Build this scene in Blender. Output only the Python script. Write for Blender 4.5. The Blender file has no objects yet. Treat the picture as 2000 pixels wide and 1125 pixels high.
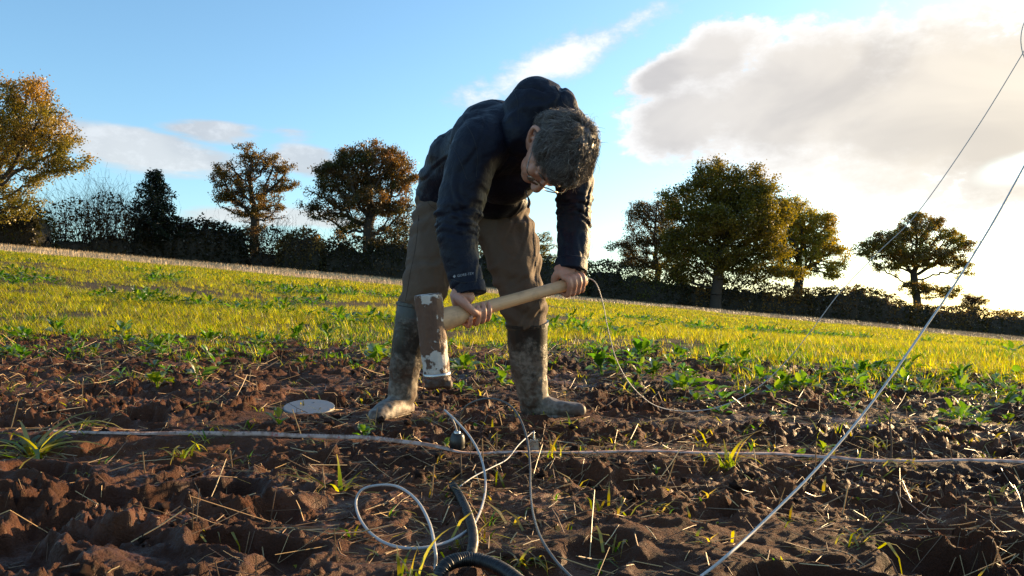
import bpy, bmesh, math, random
import numpy as np
from mathutils import Vector, Matrix
from mathutils.bvhtree import BVHTree

scene = bpy.context.scene
COL = scene.collection
R = math.radians
F = 1540.0 / 2000.0          # focal length in picture widths
H = 0.40                     # camera height above the mud
SUN_AZ, SUN_EL = R(55.0), R(10.0)

# ------------------------------------------------------------------ camera
cam_d = bpy.data.cameras.new('camera'); cam = bpy.data.objects.new('camera', cam_d); COL.objects.link(cam)
cam.location = (0, 0, H); cam.rotation_euler = (R(90), 0, 0)
cam_d.sensor_width = 36; cam_d.lens = 36 * F; cam_d.shift_y = 0.0248
cam_d.clip_start = 0.05; cam_d.clip_end = 6000
scene.camera = cam
scene.render.resolution_x, scene.render.resolution_y = 1024, 576
scene.view_settings.view_transform = 'Standard'; scene.view_settings.look = 'None'
scene.view_settings.exposure = 1.45; scene.view_settings.gamma = 1
scene.render.engine = 'CYCLES'
scene.cycles.use_denoising = True
scene.cycles.max_bounces = 8; scene.cycles.transparent_max_bounces = 8

# ------------------------------------------------------------------ sky
world = bpy.data.worlds.new('World'); scene.world = world; world.use_nodes = True
wt = world.node_tree; wt.nodes.clear()
class NB:
    """tiny node-expression builder"""
    def __init__(s, t): s.t = t
    def n(s, typ, **k):
        o = s.t.nodes.new(typ)
        for a, b in k.items(): setattr(o, a, b)
        return o
    def put(s, sock, v):
        if hasattr(v, 'is_linked') or hasattr(v, 'links'): s.t.links.new(v, sock)
        else: sock.default_value = v
    def m(s, op, a, b=None, c=None, clamp=False):
        o = s.n('ShaderNodeMath', operation=op); o.use_clamp = clamp
        s.put(o.inputs[0], a)
        if b is not None: s.put(o.inputs[1], b)
        if c is not None: s.put(o.inputs[2], c)
        return o.outputs[0]
    def ss(s, x, lo, hi, a=0.0, b=1.0):
        o = s.n('ShaderNodeMapRange'); o.interpolation_type = 'SMOOTHSTEP'
        s.put(o.inputs[0], x); s.put(o.inputs[1], lo); s.put(o.inputs[2], hi); s.put(o.inputs[3], a); s.put(o.inputs[4], b)
        return o.outputs[0]
    def mix(s, f, a, b, blend='MIX'):
        o = s.n('ShaderNodeMix', data_type='RGBA', blend_type=blend)
        s.put(o.inputs[0], f); s.put(o.inputs[6], a); s.put(o.inputs[7], b)
        return o.outputs[2]
    def noise(s, vec, scale, detail=4, rough=0.55, dist=0.0):
        o = s.n('ShaderNodeTexNoise'); 
        if vec is not None: s.put(o.inputs['Vector'], vec)
        s.put(o.inputs['Scale'], scale); s.put(o.inputs['Detail'], detail); s.put(o.inputs['Roughness'], rough); s.put(o.inputs['Distortion'], dist)
        return o.outputs['Fac']
    def xyz(s, x, y, z):
        o = s.n('ShaderNodeCombineXYZ'); s.put(o.inputs[0], x); s.put(o.inputs[1], y); s.put(o.inputs[2], z); return o.outputs[0]
nb = NB(wt)
sky = nb.n('ShaderNodeTexSky', sky_type='NISHITA'); sky.sun_disc = False
sky.sun_elevation = SUN_EL; sky.sun_rotation = SUN_AZ
sky.altitude = 60; sky.air_density = 1.0; sky.dust_density = 1.0; sky.ozone_density = 2.2
gen = nb.n('ShaderNodeTexCoord').outputs['Generated']
sep = nb.n('ShaderNodeSeparateXYZ'); wt.links.new(gen, sep.inputs[0])
dx, dy, dz = sep.outputs
AZ = nb.m('ARCTAN2', dx, dy)
EL = nb.m('ARCSINE', dz)
def azel(u, v):
    az = math.atan((u - 1000) / 1540); return az, math.atan((612 - v) / 1540 * math.cos(az))
pos = nb.xyz(nb.m('MULTIPLY', AZ, 1.0), nb.m('MULTIPLY', EL, 1.7), 0.0)
n_big = nb.noise(pos, 11.0, 7, 0.62)
n_fine = nb.noise(pos, 30.0, 7, 0.66)
n_st = nb.noise(nb.xyz(nb.m('MULTIPLY', AZ, 1.0), nb.m('MULTIPLY', EL, 4.5), 3.7), 9.0, 5, 0.55)
nz = nb.m('ADD', nb.m('MULTIPLY', nb.m('SUBTRACT', n_big, 0.5), 1.1), nb.m('MULTIPLY', nb.m('SUBTRACT', n_fine, 0.5), 0.75))
def ell(u0, v0, ru, rv, rot=0.0):
    """soft ellipse in sky azimuth/elevation: 1 at its middle, 0 on its rim"""
    a0, e0 = azel(u0, v0); ra, rb = ru / 1540 * 0.9, rv / 1540 * 0.95
    c, s_ = math.cos(rot), math.sin(rot)
    X = nb.m('SUBTRACT', AZ, a0); Y = nb.m('SUBTRACT', EL, e0)
    x = nb.m('DIVIDE', nb.m('ADD', nb.m('MULTIPLY', X, c), nb.m('MULTIPLY', Y, s_)), ra)
    y = nb.m('DIVIDE', nb.m('SUBTRACT', nb.m('MULTIPLY', Y, c), nb.m('MULTIPLY', X, s_)), rb)
    d = nb.m('SQRT', nb.m('ADD', nb.m('MULTIPLY', x, x), nb.m('MULTIPLY', y, y)))
    return nb.m('SUBTRACT', 1.0, d)
def mx(l, sm=0.12):
    o = l[0]
    for k in l[1:]: o = nb.m('SMOOTH_MAX', o, k, sm)
    return o
main = mx([ell(1560, 190, 300, 165, 0.10), ell(1880, 215, 420, 205, 0.02), ell(1330, 245, 150, 105, 0.0), ell(1300, 145, 120, 46, 0.45), ell(1400, 110, 120, 70, 0.3), ell(2250, 200, 420, 240)], 0.5)
main0 = main; main = nb.m('ADD', nb.m('MULTIPLY', main, 1.6), nb.m('MULTIPLY', nz, 1.7))
d_main = nb.m('MULTIPLY', nb.ss(main, 0.0, 0.55), nb.ss(nb.m('ADD', ell(2015, 325, 110, 34, 0.12), nb.m('MULTIPLY', nz, 0.5)), 0.0, 0.9, 1.0, 0.45))      # with a gap where the light breaks through
wisp = nb.m('ADD', ell(1080, 122, 290, 46, 0.37), nb.m('MULTIPLY', nz, 1.5))
d_wisp = nb.m('MULTIPLY', nb.ss(wisp, -0.05, 0.8), 0.9)
low = mx([ell(300, 300, 210, 46, -0.13), ell(420, 258, 110, 26, -0.05), ell(590, 305, 90, 50, -0.1), ell(560, 425, 260, 26, 0.0), ell(190, 262, 60, 10, -0.1)])
low = nb.m('ADD', low, nb.m('MULTIPLY', nb.m('SUBTRACT', n_st, 0.5), 1.7))
d_low = nb.m('MULTIPLY', nb.ss(low, 0.0, 0.5), 0.8)
under = mx([ell(1760, 395, 330, 24, -0.02), ell(2150, 400, 380, 40, 0.0)])
under = nb.m('ADD', under, nb.m('MULTIPLY', nb.m('SUBTRACT', n_st, 0.5), 0.9))
d_under = nb.m('MULTIPLY', nb.ss(under, 0.0, 0.5), 0.75)
# scattered cloud of the same kind over the rest of the sky, away from the view
far_n = nb.noise(nb.xyz(nb.m('MULTIPLY', dx, 1.0), nb.m('MULTIPLY', dy, 1.0), nb.m('MULTIPLY', dz, 2.5)), 2.6, 6, 0.6)
away = nb.ss(nb.m('ABSOLUTE', AZ), 0.75, 1.2)
d_far = nb.m('MULTIPLY', nb.m('MULTIPLY', nb.ss(far_n, 0.52, 0.66), away), nb.ss(dz, 0.0, 0.1))
def vmax(*l):
    o = l[0]
    for k in l[1:]: o = nb.m('MAXIMUM', o, k)
    return o
dens = vmax(d_main, d_wisp, d_low, d_under, d_far)
sd = Vector((math.sin(SUN_AZ) * math.cos(SUN_EL), math.cos(SUN_AZ) * math.cos(SUN_EL), math.sin(SUN_EL)))
dotp = nb.n('ShaderNodeVectorMath', operation='DOT_PRODUCT'); wt.links.new(gen, dotp.inputs[0]); dotp.inputs[1].default_value = sd
cosg = nb.m('MAXIMUM', dotp.outputs['Value'], 0.0)
glow = nb.m('POWER', cosg, 7.0)
# thin rims of the cloud scatter more light than its thick middle
rim = nb.m('SUBTRACT', 1.0, nb.ss(nb.m('ADD', main0, nb.m('MULTIPLY', nz, 0.55)), 0.08, 0.62))
grey = nb.mix(glow, (0.258, 0.254, 0.258, 1), (0.395, 0.338, 0.252, 1))
grey = nb.mix(1.0, grey, nb.mix(nb.ss(nb.noise(pos, 5.5, 4, 0.5, 0.6), 0.32, 0.68), (0.86, 0.86, 0.88, 1), (1.13, 1.12, 1.10, 1)), 'MULTIPLY')
white = nb.mix(glow, (0.43, 0.43, 0.435, 1), (0.44, 0.405, 0.345, 1))
lit = vmax(nb.m('MULTIPLY', rim, d_main), d_wisp, nb.m('MULTIPLY', d_low, nb.ss(n_fine, 0.45, 0.7, 0.05, 0.45)), nb.m('MULTIPLY', d_under, 0.3), nb.m('MULTIPLY', d_far, 0.4))
cloud = nb.mix(lit, grey, white)
skyc = nb.mix(1.0, sky.outputs[0], (0.118, 0.118, 0.118, 1), 'MULTIPLY')
skyc = nb.mix(1.0, skyc, (0.86, 1.02, 1.07, 1), 'MULTIPLY')
allc = nb.mix(nb.m('MULTIPLY', dens, 0.975), skyc, cloud)
bg = nb.n('ShaderNodeBackground'); wt.links.new(allc, bg.inputs[0]); bg.inputs[1].default_value = 1.0
wo = nb.n('ShaderNodeOutputWorld'); wt.links.new(bg.outputs[0], wo.inputs[0])

# ------------------------------------------------------------------ sun
sl = bpy.data.lights.new('sun', 'SUN'); sl.energy = 5.0; sl.angle = R(0.6); sl.color = (1.0, 0.67, 0.33)
sun = bpy.data.objects.new('sun', sl); COL.objects.link(sun)
sun.rotation_euler = (-sd).to_track_quat('-Z', 'Y').to_euler(); sun.location = (40, 40, 20)

# ------------------------------------------------------------------ helpers
def P(u, v, y):
    """the point that lies y metres ahead of the camera at photo position u, v (used to measure the place)"""
    return Vector(((u - 1000) / 1540 * y, y, H + (612 - v) / 1540 * y))
def yg(v, z=0.0): return (H - z) * 1540 / (v - 612)
def tag(o, label=None, cat=None, group=None, kind=None):
    if label: o['label'] = label
    if cat: o['category'] = cat
    if group: o['group'] = group
    if kind: o['kind'] = kind
    return o
def link(name, data, mat=None, parent=None, loc=None):
    o = bpy.data.objects.new(name, data); COL.objects.link(o)
    if mat is not None and data is not None:
        data.materials.clear(); data.materials.append(mat)
    if parent is not None: o.parent = parent
    if loc is not None: o.location = loc
    return o
def empty(name, loc=(0, 0, 0), rz=0.0):
    o = bpy.data.objects.new(name, None); COL.objects.link(o); o.location = loc; o.rotation_euler = (0, 0, rz)
    o.empty_display_size = 0.1
    return o
def np_mesh(name, verts, faces, smooth=True, col=None):
    """mesh from numpy arrays; faces is (n,3) or (n,4)"""
    verts = np.asarray(verts, dtype=np.float32); faces = np.asarray(faces, dtype=np.int32)
    me = bpy.data.meshes.new(name); k = faces.shape[1]
    me.vertices.add(len(verts)); me.vertices.foreach_set('co', verts.ravel())
    me.loops.add(faces.size); me.loops.foreach_set('vertex_index', faces.ravel())
    me.polygons.add(len(faces)); me.polygons.foreach_set('loop_start', np.arange(0, faces.size, k, dtype=np.int32))
    me.polygons.foreach_set('loop_total', np.full(len(faces), k, dtype=np.int32))
    me.polygons.foreach_set('use_smooth', np.full(len(faces), smooth))
    me.update(calc_edges=True)
    if col is not None: set_col(me, col)
    return me
def set_col(me, col, name='Col'):
    a = me.color_attributes.new(name=name, type='FLOAT_COLOR', domain='POINT')
    c = np.ones((len(me.vertices), 4), dtype=np.float32); c[:, :3] = col
    a.data.foreach_set('color', c.ravel())
def cat_geo(parts):
    vs, fs, cs, n = [], [], [], 0
    for p in parts:
        vs.append(p[0]); fs.append(np.asarray(p[1]) + n); n += len(p[0])
        if len(p) > 2: cs.append(p[2])
    return (np.vstack(vs), np.vstack(fs)) + ((np.vstack(cs),) if cs else ())
def sstep(a, b, x):
    t = np.clip((x - a) / (b - a), 0, 1); return t * t * (3 - 2 * t)
def _h(ix, iy, seed):
    n = (ix.astype(np.int64) * 374761393 + iy.astype(np.int64) * 668265263 + seed * 1442695041) & 0xFFFFFFFF
    n = ((n ^ (n >> 13)) * 1274126177) & 0xFFFFFFFF
    return ((n ^ (n >> 16)) & 0xFFFFFF) / float(0xFFFFFF)
def gnoise(x, y, seed=0):
    x = np.asarray(x, float); y = np.asarray(y, float)
    ix = np.floor(x); iy = np.floor(y); fx = x - ix; fy = y - iy
    ux = fx ** 3 * (fx * (fx * 6 - 15) + 10); uy = fy ** 3 * (fy * (fy * 6 - 15) + 10)
    def g(i, j):
        a = _h(ix + i, iy + j, seed) * 2 * math.pi
        return np.cos(a) * (fx - i) + np.sin(a) * (fy - j)
    return ((g(0, 0) * (1 - ux) + g(1, 0) * ux) * (1 - uy) + (g(0, 1) * (1 - ux) + g(1, 1) * ux) * uy) * 1.4
def fbm(x, y, seed=0, octv=4, gain=0.5):
    o = 0; a = 1.0
    for k in range(octv):
        o = o + a * gnoise(x * 2 ** k + 17.3 * k, y * 2 ** k - 9.1 * k, seed + k); a *= gain
    return o

# ------------------------------------------------------------------ materials
def mat(name):
    m = bpy.data.materials.new(name); m.use_nodes = True; t = m.node_tree; t.nodes.clear()
    b = NB(t); out = b.n('ShaderNodeOutputMaterial')
    return m, b, out
def principled(b, out, **k):
    p = b.n('ShaderNodeBsdfPrincipled')
    for a, v in k.items(): b.put(p.inputs[a.replace('_', ' ')], v)
    b.t.links.new(p.outputs[0], out.inputs[0]); return p
def bump(b, p, h, strength, dist):
    o = b.n('ShaderNodeBump'); b.put(o.inputs['Height'], h); o.inputs['Strength'].default_value = strength; o.inputs['Distance'].default_value = dist
    b.t.links.new(o.outputs[0], p.inputs['Normal']); return o
def objco(b): return b.n('ShaderNodeTexCoord').outputs['Object']
def attr(b, name='Col'): return b.n('ShaderNodeAttribute', attribute_name=name).outputs['Color']
def simple(name, c, rough=0.5, metal=0.0, var=0.25, scale=30, bs=0.2, bd=0.002, spec=0.5):
    m, b, out = mat(name); co = objco(b); n = b.noise(co, scale, 5)
    d = tuple(x * (1 - var) for x in c[:3]) + (1,); l = tuple(min(1, x * (1 + var)) for x in c[:3]) + (1,)
    p = principled(b, out, Base_Color=b.mix(n, d, l), Roughness=b.ss(n, 0.3, 0.7, max(0.03, rough - 0.1), min(1, rough + 0.1)), Metallic=metal)
    p.inputs['Specular IOR Level'].default_value = spec
    bump(b, p, n, bs, bd); return m
def leafmat(name, trans=0.45, rough=0.5, gloss=0.12, tint=(1.25, 1.15, 0.55, 1), randv=0.3):
    """thin leaf: diffuse and translucent, colour from the mesh, a little different for each plant"""
    m, b, out = mat(name)
    c = attr(b); oi = b.n('ShaderNodeObjectInfo').outputs['Random']
    hsv = b.n('ShaderNodeHueSaturation'); b.put(hsv.inputs['Value'], b.ss(oi, 0, 1, 1 - randv, 1 + randv)); b.put(hsv.inputs['Hue'], b.ss(oi, 0, 1, 0.49, 0.512)); b.put(hsv.inputs['Color'], c)
    c = hsv.outputs[0]
    d = b.n('ShaderNodeBsdfDiffuse'); b.put(d.inputs[0], c)
    tr = b.n('ShaderNodeBsdfTranslucent'); b.put(tr.inputs[0], b.mix(1.0, c, tint, 'MULTIPLY'))
    gl = b.n('ShaderNodeBsdfGlossy'); gl.inputs['Roughness'].default_value = rough; gl.inputs[0].default_value = (0.8, 0.8, 0.8, 1)
    s1 = b.n('ShaderNodeMixShader'); s1.inputs[0].default_value = trans; b.t.links.new(d.outputs[0], s1.inputs[1]); b.t.links.new(tr.outputs[0], s1.inputs[2])
    s2 = b.n('ShaderNodeMixShader'); fr = b.n('ShaderNodeFresnel'); fr.inputs[0].default_value = 1.4
    b.put(s2.inputs[0], b.m('MULTIPLY', fr.outputs[0], gloss * 4)); b.t.links.new(s1.outputs[0], s2.inputs[1]); b.t.links.new(gl.outputs[0], s2.inputs[2])
    b.t.links.new(s2.outputs[0], out.inputs[0]); return m

M = {}
M['leaf_tree'] = leafmat('tree leaves', 0.5, 0.55, 0.03, (1.45, 1.3, 0.4, 1))
M['leaf_grass'] = leafmat('grass blades', 0.6, 0.5, 0.02, (1.9, 1.95, 0.3, 1), 0.4)
M['leaf_broad'] = leafmat('broad leaves', 0.5, 0.45, 0.04, (1.5, 1.6, 0.5, 1), 0.25)
m, b, out = mat('bark'); co = objco(b); n = b.noise(co, 9, 6, 0.65)
p = principled(b, out, Base_Color=b.mix(n, (0.018, 0.014, 0.010, 1), (0.065, 0.052, 0.038, 1)), Roughness=0.9); bump(b, p, n, 0.7, 0.05); M['bark'] = m
m, b, out = mat('hedge core'); n = b.noise(objco(b), 6, 6, 0.7)
p = principled(b, out, Base_Color=b.mix(n, (0.008, 0.008, 0.006, 1), (0.05, 0.045, 0.03, 1)), Roughness=0.95); bump(b, p, n, 1.0, 0.2); M['core'] = m
m, b, out = mat('straw'); c = attr(b)
p = principled(b, out, Base_Color=c, Roughness=0.45); M['straw'] = m
# wet reddish clay: colour and wetness come with the mesh, grain from noise
m, b, out = mat('clay soil'); co = objco(b)
n1 = b.noise(co, 70, 7, 0.7); n2 = b.noise(co, 9, 5, 0.6); n3 = b.noise(co, 240, 4, 0.6)
wetA = b.n('ShaderNodeAttribute', attribute_name='wet').outputs['Fac']
c = b.mix(1.0, attr(b), b.mix(n1, (0.62, 0.60, 0.58, 1), (1.38, 1.36, 1.3, 1)), 'MULTIPLY')
wet = b.m('MULTIPLY', wetA, b.ss(n2, 0.36, 0.6))
rough = b.m('SUBTRACT', b.ss(n1, 0.25, 0.75, 0.68, 0.95), b.m('MULTIPLY', wet, 0.40))
p = principled(b, out, Base_Color=c, Roughness=rough); p.inputs['Specular IOR Level'].default_value = 0.22
hh = b.m('ADD', b.m('MULTIPLY', n1, 1.0), b.m('MULTIPLY', n3, 0.35))
hh = b.m('MULTIPLY', hh, b.m('SUBTRACT', 1.0, b.m('MULTIPLY', wet, 0.7)))
bump(b, p, hh, 1.0, 0.02); M['soil'] = m

# ------------------------------------------------------------------ terrain
def base_h(x, y):
    s = 0.015 + 0.0775 * sstep(1.5, 22, y)
    yy = np.maximum(y - 3, 0); k = 0.0365 * yy * yy / (yy + 3.0)
    yf = np.maximum(y - 160, 0); k = k - 0.040 * yf * yf / (yf + 300)          # the land drops again behind the field
    xs = np.where(np.abs(x) > 120, np.sign(x) * (120 + (np.abs(x) - 120) * 0.2), x)
    return -s * xs + k
TAPE = [(95, 854), (120, 855), (200, 860), (300, 859), (450, 857), (560, 856), (660, 860), (760, 867), (850, 876), (900, 883), (960, 885), (1040, 883),
        (1150, 881), (1300, 879), (1420, 880), (1550, 877), (1650, 885), (1750, 889), (1850, 887), (2000, 890), (2300, 893)]
tape_xy = np.array([[(u - 1000) / 1540 * yg(v, 0.022), yg(v, 0.022)] for u, v in TAPE])
def tape_y(x): return np.interp(x, tape_xy[:, 0], tape_xy[:, 1])
BOOT_SPOTS = [(-0.47, 2.86, 0.0), (0.165, 3.03, 0.0)]
rngF = np.random.RandomState(5)
PRINTS = []
for i in range(150):
    y = 1.15 + 5.2 * rngF.rand() ** 1.1; x = (rngF.rand() * 2 - 1) * (0.8 * y + 0.3)
    PRINTS.append((x, y, rngF.rand() * math.pi, 0.10 + 0.08 * rngF.rand(), 0.045 + 0.025 * rngF.rand(), 0.025 + 0.035 * rngF.rand()))
def worley(x, y, seed):
    """broken clods: nearest cell, gap to its neighbour, three random numbers and the offset inside the cell"""
    ix = np.floor(x); iy = np.floor(y); f1 = np.full(x.shape, 9.0); f2 = np.full(x.shape, 9.0); ra = np.zeros_like(x); rb = np.zeros_like(x); rc = np.zeros_like(x); ox = np.zeros_like(x); oy = np.zeros_like(x)
    for i in (-1, 0, 1):
        for j in (-1, 0, 1):
            cx, cy = ix + i, iy + j; h1 = _h(cx, cy, seed); h2 = _h(cx, cy, seed + 7); X = x - (cx + h1); Y = y - (cy + h2); dd = np.sqrt(X * X + Y * Y)
            nearer = dd < f1; f2 = np.where(nearer, f1, np.minimum(f2, dd)); f1 = np.where(nearer, dd, f1)
            ra = np.where(nearer, _h(cx, cy, seed + 13), ra); rb = np.where(nearer, _h(cx, cy, seed + 19), rb); rc = np.where(nearer, h1, rc); ox = np.where(nearer, X, ox); oy = np.where(nearer, Y, oy)
    return f2 - f1, ra, rb, rc, ox, oy
def clods(x, y, seed, size, amp, tilt):
    g, ra, rb, rc, ox, oy = worley(x / size, y / size, seed)
    return (amp * (ra - 0.45) + tilt * size * ((rb - .5) * ox + (rc - .5) * oy)) * sstep(0.0, 0.22, g) - amp * 0.5 * (1 - sstep(0.0, 0.16, g))
def grass_edge(x, y):
    t = x / np.maximum(y, 0.5)
    yb = np.interp(t, [-1.2, -.65, -.35, -.1, .1, .3, .65, 1.2], [6.2, 6.5, 6.9, 7.2, 6.9, 5.8, 4.5, 3.9])
    return yb + 0.9 * gnoise(x * 0.7, y * 0.7, 91) + 0.35 * gnoise(x * 2.3, y * 2.3, 92)
def soil_mask(x, y): return 1 - sstep(-0.4, 1.6, y - grass_edge(x, y))
def ground_h(x, y, detail=True):
    x = np.asarray(x, float); y = np.asarray(y, float)
    h = base_h(x, y)
    near = 1 - sstep(9, 16, y)
    if not detail: return h
    sm = soil_mask(x, y)
    wx = x + 0.12 * gnoise(x * 2.1, y * 2.1, 3); wy = y + 0.12 * gnoise(x * 2.1, y * 2.1, 4)
    big = fbm(wx * 1.5, wy * 2.8, 11, 2) * (0.032 + 0.022 * sstep(2.6, 4.0, y))                       # ploughed waves
    cl = fbm(wx * 3.6, wy * 7.0, 21, 2); cl = 1 - 2.0 * np.sqrt(cl * cl + 0.012)      # smeared ridges
    cl = np.clip(cl, -1, 1) * 0.017
    mq = fbm(wx * 10, wy * 15, 31, 2); med = np.clip(np.sqrt(mq * mq + 0.004) * 1.8, 0, 0.55) * 0.034
    rough_zone = sstep(-0.45, 0.15, fbm(x * 1.4, y * 1.8, 71, 2))       # crumbly here, smeared smooth there
    fine = fbm(x * 42, y * 42, 41, 3, 0.6) * 0.0080 * (0.3 + 1.1 * rough_zone)
    fine = fine + np.abs(gnoise(x * 26, y * 26, 48)) * 0.013 * rough_zone
    d = big + cl + med * (0.25 + 0.6 * rough_zone)
    d = 0.014 - 0.007 * np.logaddexp(0, (0.014 - d) / 0.007) + 0.25 * big + fine + clods(wx, wy, 501, 0.085, 0.010 + 0.010 * sstep(2.0, 3.2, y), 1.1) * (0.25 + 0.75 * rough_zone) + clods(wx + 0.3 * gnoise(x * 30, y * 30, 9) * 0.02, wy, 507, 0.030, 0.0075, 1.0) * (0.2 + 0.8 * rough_zone)      # broken flat tops over deeper hollows
    pit = np.zeros_like(d); lip = np.zeros_like(d)
    for (px, py, a, la, lb, dep) in PRINTS:
        sel = (np.abs(x - px) < 0.45) & (np.abs(y - py) < 0.45)
        if not sel.any(): continue
        X = x[sel] - px; Y = y[sel] - py; c, s = math.cos(a), math.sin(a)
        X, Y = X * c + Y * s, -X * s + Y * c
        X = X + 0.015 * gnoise(X * 18, Y * 18, 61); Y = Y + 0.015 * gnoise(X * 18, Y * 18, 62)
        r = np.sqrt((X / la) ** 2 + (Y / (lb * (1 + 0.25 * X / la))) ** 2)
        pit[sel] = np.maximum(pit[sel], dep * (1 - sstep(0.70, 1.08, r))); lip[sel] = np.maximum(lip[sel], 0.30 * dep * np.exp(-((r - 1.2) / 0.2) ** 2))
    d = d * (1 - 0.6 * np.clip(pit / 0.05, 0, 1)) * (0.82 + 0.18 * sstep(1.9, 2.8, y)) - pit * (0.85 + 0.15 * sstep(1.9, 2.8, y)) + lip * (1 - np.clip(pit / 0.01, 0, 1)) - 0.003
    # a low bank carries the tape, smoother ground before it
    ty = tape_y(x)
    bank = np.exp(-((y - ty) / 0.10) ** 2)
    d = d * (1 - 0.75 * bank) + 0.016 * bank
    trough = np.exp(-((y - ty + 0.24) / 0.13) ** 2) + 0.9 * np.exp(-((y - ty - 0.30) / 0.14) ** 2)
    d = d - 0.022 * trough
    cz = np.exp(-(((x + 0.12) / 0.36) ** 4 + ((y - 1.5) / 0.45) ** 4)); d = d * (1 - 0.55 * cz) - 0.006 * cz      # under the cables
    dz_ = np.exp(-(((x + 0.80) / 0.17) ** 4 + ((y - 3.08) / 0.17) ** 4)); d = d * (1 - 0.9 * dz_) + 0.0 * dz_
    for bx, by, bz in BOOT_SPOTS:
        k = np.exp(-(((x - bx) / 0.22) ** 4 + ((y - by) / 0.24) ** 4)); d = d * (1 - 0.8 * k) + 0.012 * k
    fld = fbm(x * 2.2, y * 2.2, 81, 2) * 0.016 + fbm(x * 11, y * 11, 85, 2) * 0.01
    return h + near * (d * sm + fld * (1 - sm)) + (1 - near) * fbm(x * 0.05, y * 0.05, 99, 2) * 0.10 * sstep(9, 40, y)
# one sheet from behind the camera to the horizon, finest where it is nearest
rows = []
y = -1.6
while y < 4500:
    rows.append(y)
    if y < 0.95: y += 0.02
    elif y < 9: y += max(0.0042 * y, 0.005)
    elif y < 120: y += 0.02 * y
    else: y += 0.09 * y
rows = np.array(rows)
tt = np.concatenate([np.linspace(-2.4, -0.80, 60, endpoint=False), np.linspace(-0.80, 0.80, 530, endpoint=False), np.linspace(0.80, 2.4, 61)])
def width_of(y): return np.where(y < 1.0, 1.0 + 0.0 * y, y)
YY, TT = np.meshgrid(rows, tt, indexing='ij'); XX = TT * np.maximum(YY, 1.0)
ZZ = ground_h(XX.ravel(), YY.ravel()).reshape(XX.shape)
nr, nc = XX.shape
verts = np.stack([XX.ravel(), YY.ravel(), ZZ.ravel()], 1)
idx = np.arange(nr * nc).reshape(nr, nc)
faces = np.stack([idx[:-1, :-1].ravel(), idx[:-1, 1:].ravel(), idx[1:, 1:].ravel(), idx[1:, :-1].ravel()], 1)
x_, y_ = verts[:, 0], verts[:, 1]
sm = soil_mask(x_, y_)
soilc = np.array([0.052, 0.0190, 0.0095]); soil2 = np.array([0.115, 0.043, 0.0190])
v = np.clip(0.5 + 0.7 * fbm(x_ * 1.1, y_ * 1.5, 201, 3), 0, 1)[:, None]
cs = soilc * (1 - v) + soil2 * v
fieldc = np.array([0.060, 0.043, 0.018]); straw_c = np.array([0.42, 0.30, 0.19]); past = np.array([0.07, 0.09, 0.02])
def stub_start(x, y): return 34 + 14 * (np.clip(x / np.maximum(y, 1), -1, 1) + 0.65) + 1.2 * gnoise(x * .25, y * .25, 7)
stb = (sstep(-1, 1, y_ - stub_start(x_, y_)))[:, None] * (0.8 + 0.35 * gnoise(x_ * 0.6, y_ * 0.25, 33))[:, None].clip(0, 1)
def field_end(x): return np.interp(x, [-60, -40, -20, 0, 20, 45, 80], [62, 66, 72, 76, 78, 84, 96])
pst = sstep(-2, 2, y_ - field_end(x_))[:, None]
cg = fieldc * (1 - stb) + straw_c * stb; cg = cg * (1 - pst) + past * pst
colr = cs * sm[:, None] + cg * (1 - sm[:, None])
gme = np_mesh('ground', verts, faces, True, colr)
wa = gme.attributes.new('wet', 'FLOAT', 'POINT')
wetv = sm * np.clip(0.25 + 1.1 * fbm(x_ * 0.9, y_ * 1.2, 301, 2) + 0.5 * (1 - sstep(-0.02, 0.02, ZZ.ravel() - base_h(x_, y_))), 0, 1)
wa.data.foreach_set('value', wetv.astype(np.float32))
ground = tag(link('ground', gme, M['soil']), 'ploughed reddish wet clay rising to a field', kind='structure')
def gz(x, y): return float(ground_h(np.array([x]), np.array([y]))[0])
def gpt(u, v):
    """where the line of sight through photo point u, v meets the bare slope"""
    y = 1.2
    for _ in range(60):
        x = (u - 1000) / 1540 * y; z = H + (612 - v) / 1540 * y
        g = float(base_h(np.array([x]), np.array([y]))[0])
        y += (z - g) / max(0.02, (v - 612) / 1540 + 0.02) * 0.5
        y = min(max(y, 0.6), 200)
    return (u - 1000) / 1540 * y, y

# ------------------------------------------------------------------ trees and hedges
def quads(c, size, rng, flat=0.0, asp=0.6):
    """leaf faces: diamonds of random facing at the points c"""
    n = len(c)
    a = rng.normal(size=(n, 3)); a /= np.linalg.norm(a, axis=1)[:, None]
    b_ = rng.normal(size=(n, 3)); b_ -= (b_ * a).sum(1)[:, None] * a; b_ /= np.linalg.norm(b_, axis=1)[:, None]
    s = (size * (0.6 + 0.8 * rng.rand(n)))[:, None] if np.isscalar(size) else size[:, None]
    v = np.stack([c - a * s, c + b_ * s * asp, c + a * s, c - b_ * s * asp], 1).reshape(-1, 3)
    f = np.arange(4 * n).reshape(-1, 4)
    return v, f
def prisms(p0, p1, r0, r1, sides):
    """tapered limbs between point pairs"""
    n = len(p0); d = p1 - p0; d = d / np.maximum(np.linalg.norm(d, axis=1), 1e-9)[:, None]
    ref = np.where(np.abs(d[:, 2:3]) > 0.9, np.array([[1., 0, 0]]), np.array([[0, 0, 1.]]))
    u = np.cross(d, ref); u /= np.linalg.norm(u, axis=1)[:, None]; w = np.cross(d, u)
    ang = np.arange(sides) / sides * 2 * math.pi
    ring = np.cos(ang)[None, :, None] * u[:, None] + np.sin(ang)[None, :, None] * w[:, None]
    v0 = p0[:, None] + ring * r0[:, None, None]; v1 = p1[:, None] + ring * r1[:, None, None]
    v = np.concatenate([v0, v1], 1).reshape(-1, 3)
    k = np.arange(sides); k2 = (k + 1) % sides
    f = np.stack([k, k2, k2 + sides, k + sides], 1)[None] + (np.arange(n) * 2 * sides)[:, None, None]
    return v, f.reshape(-1, 4)
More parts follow.
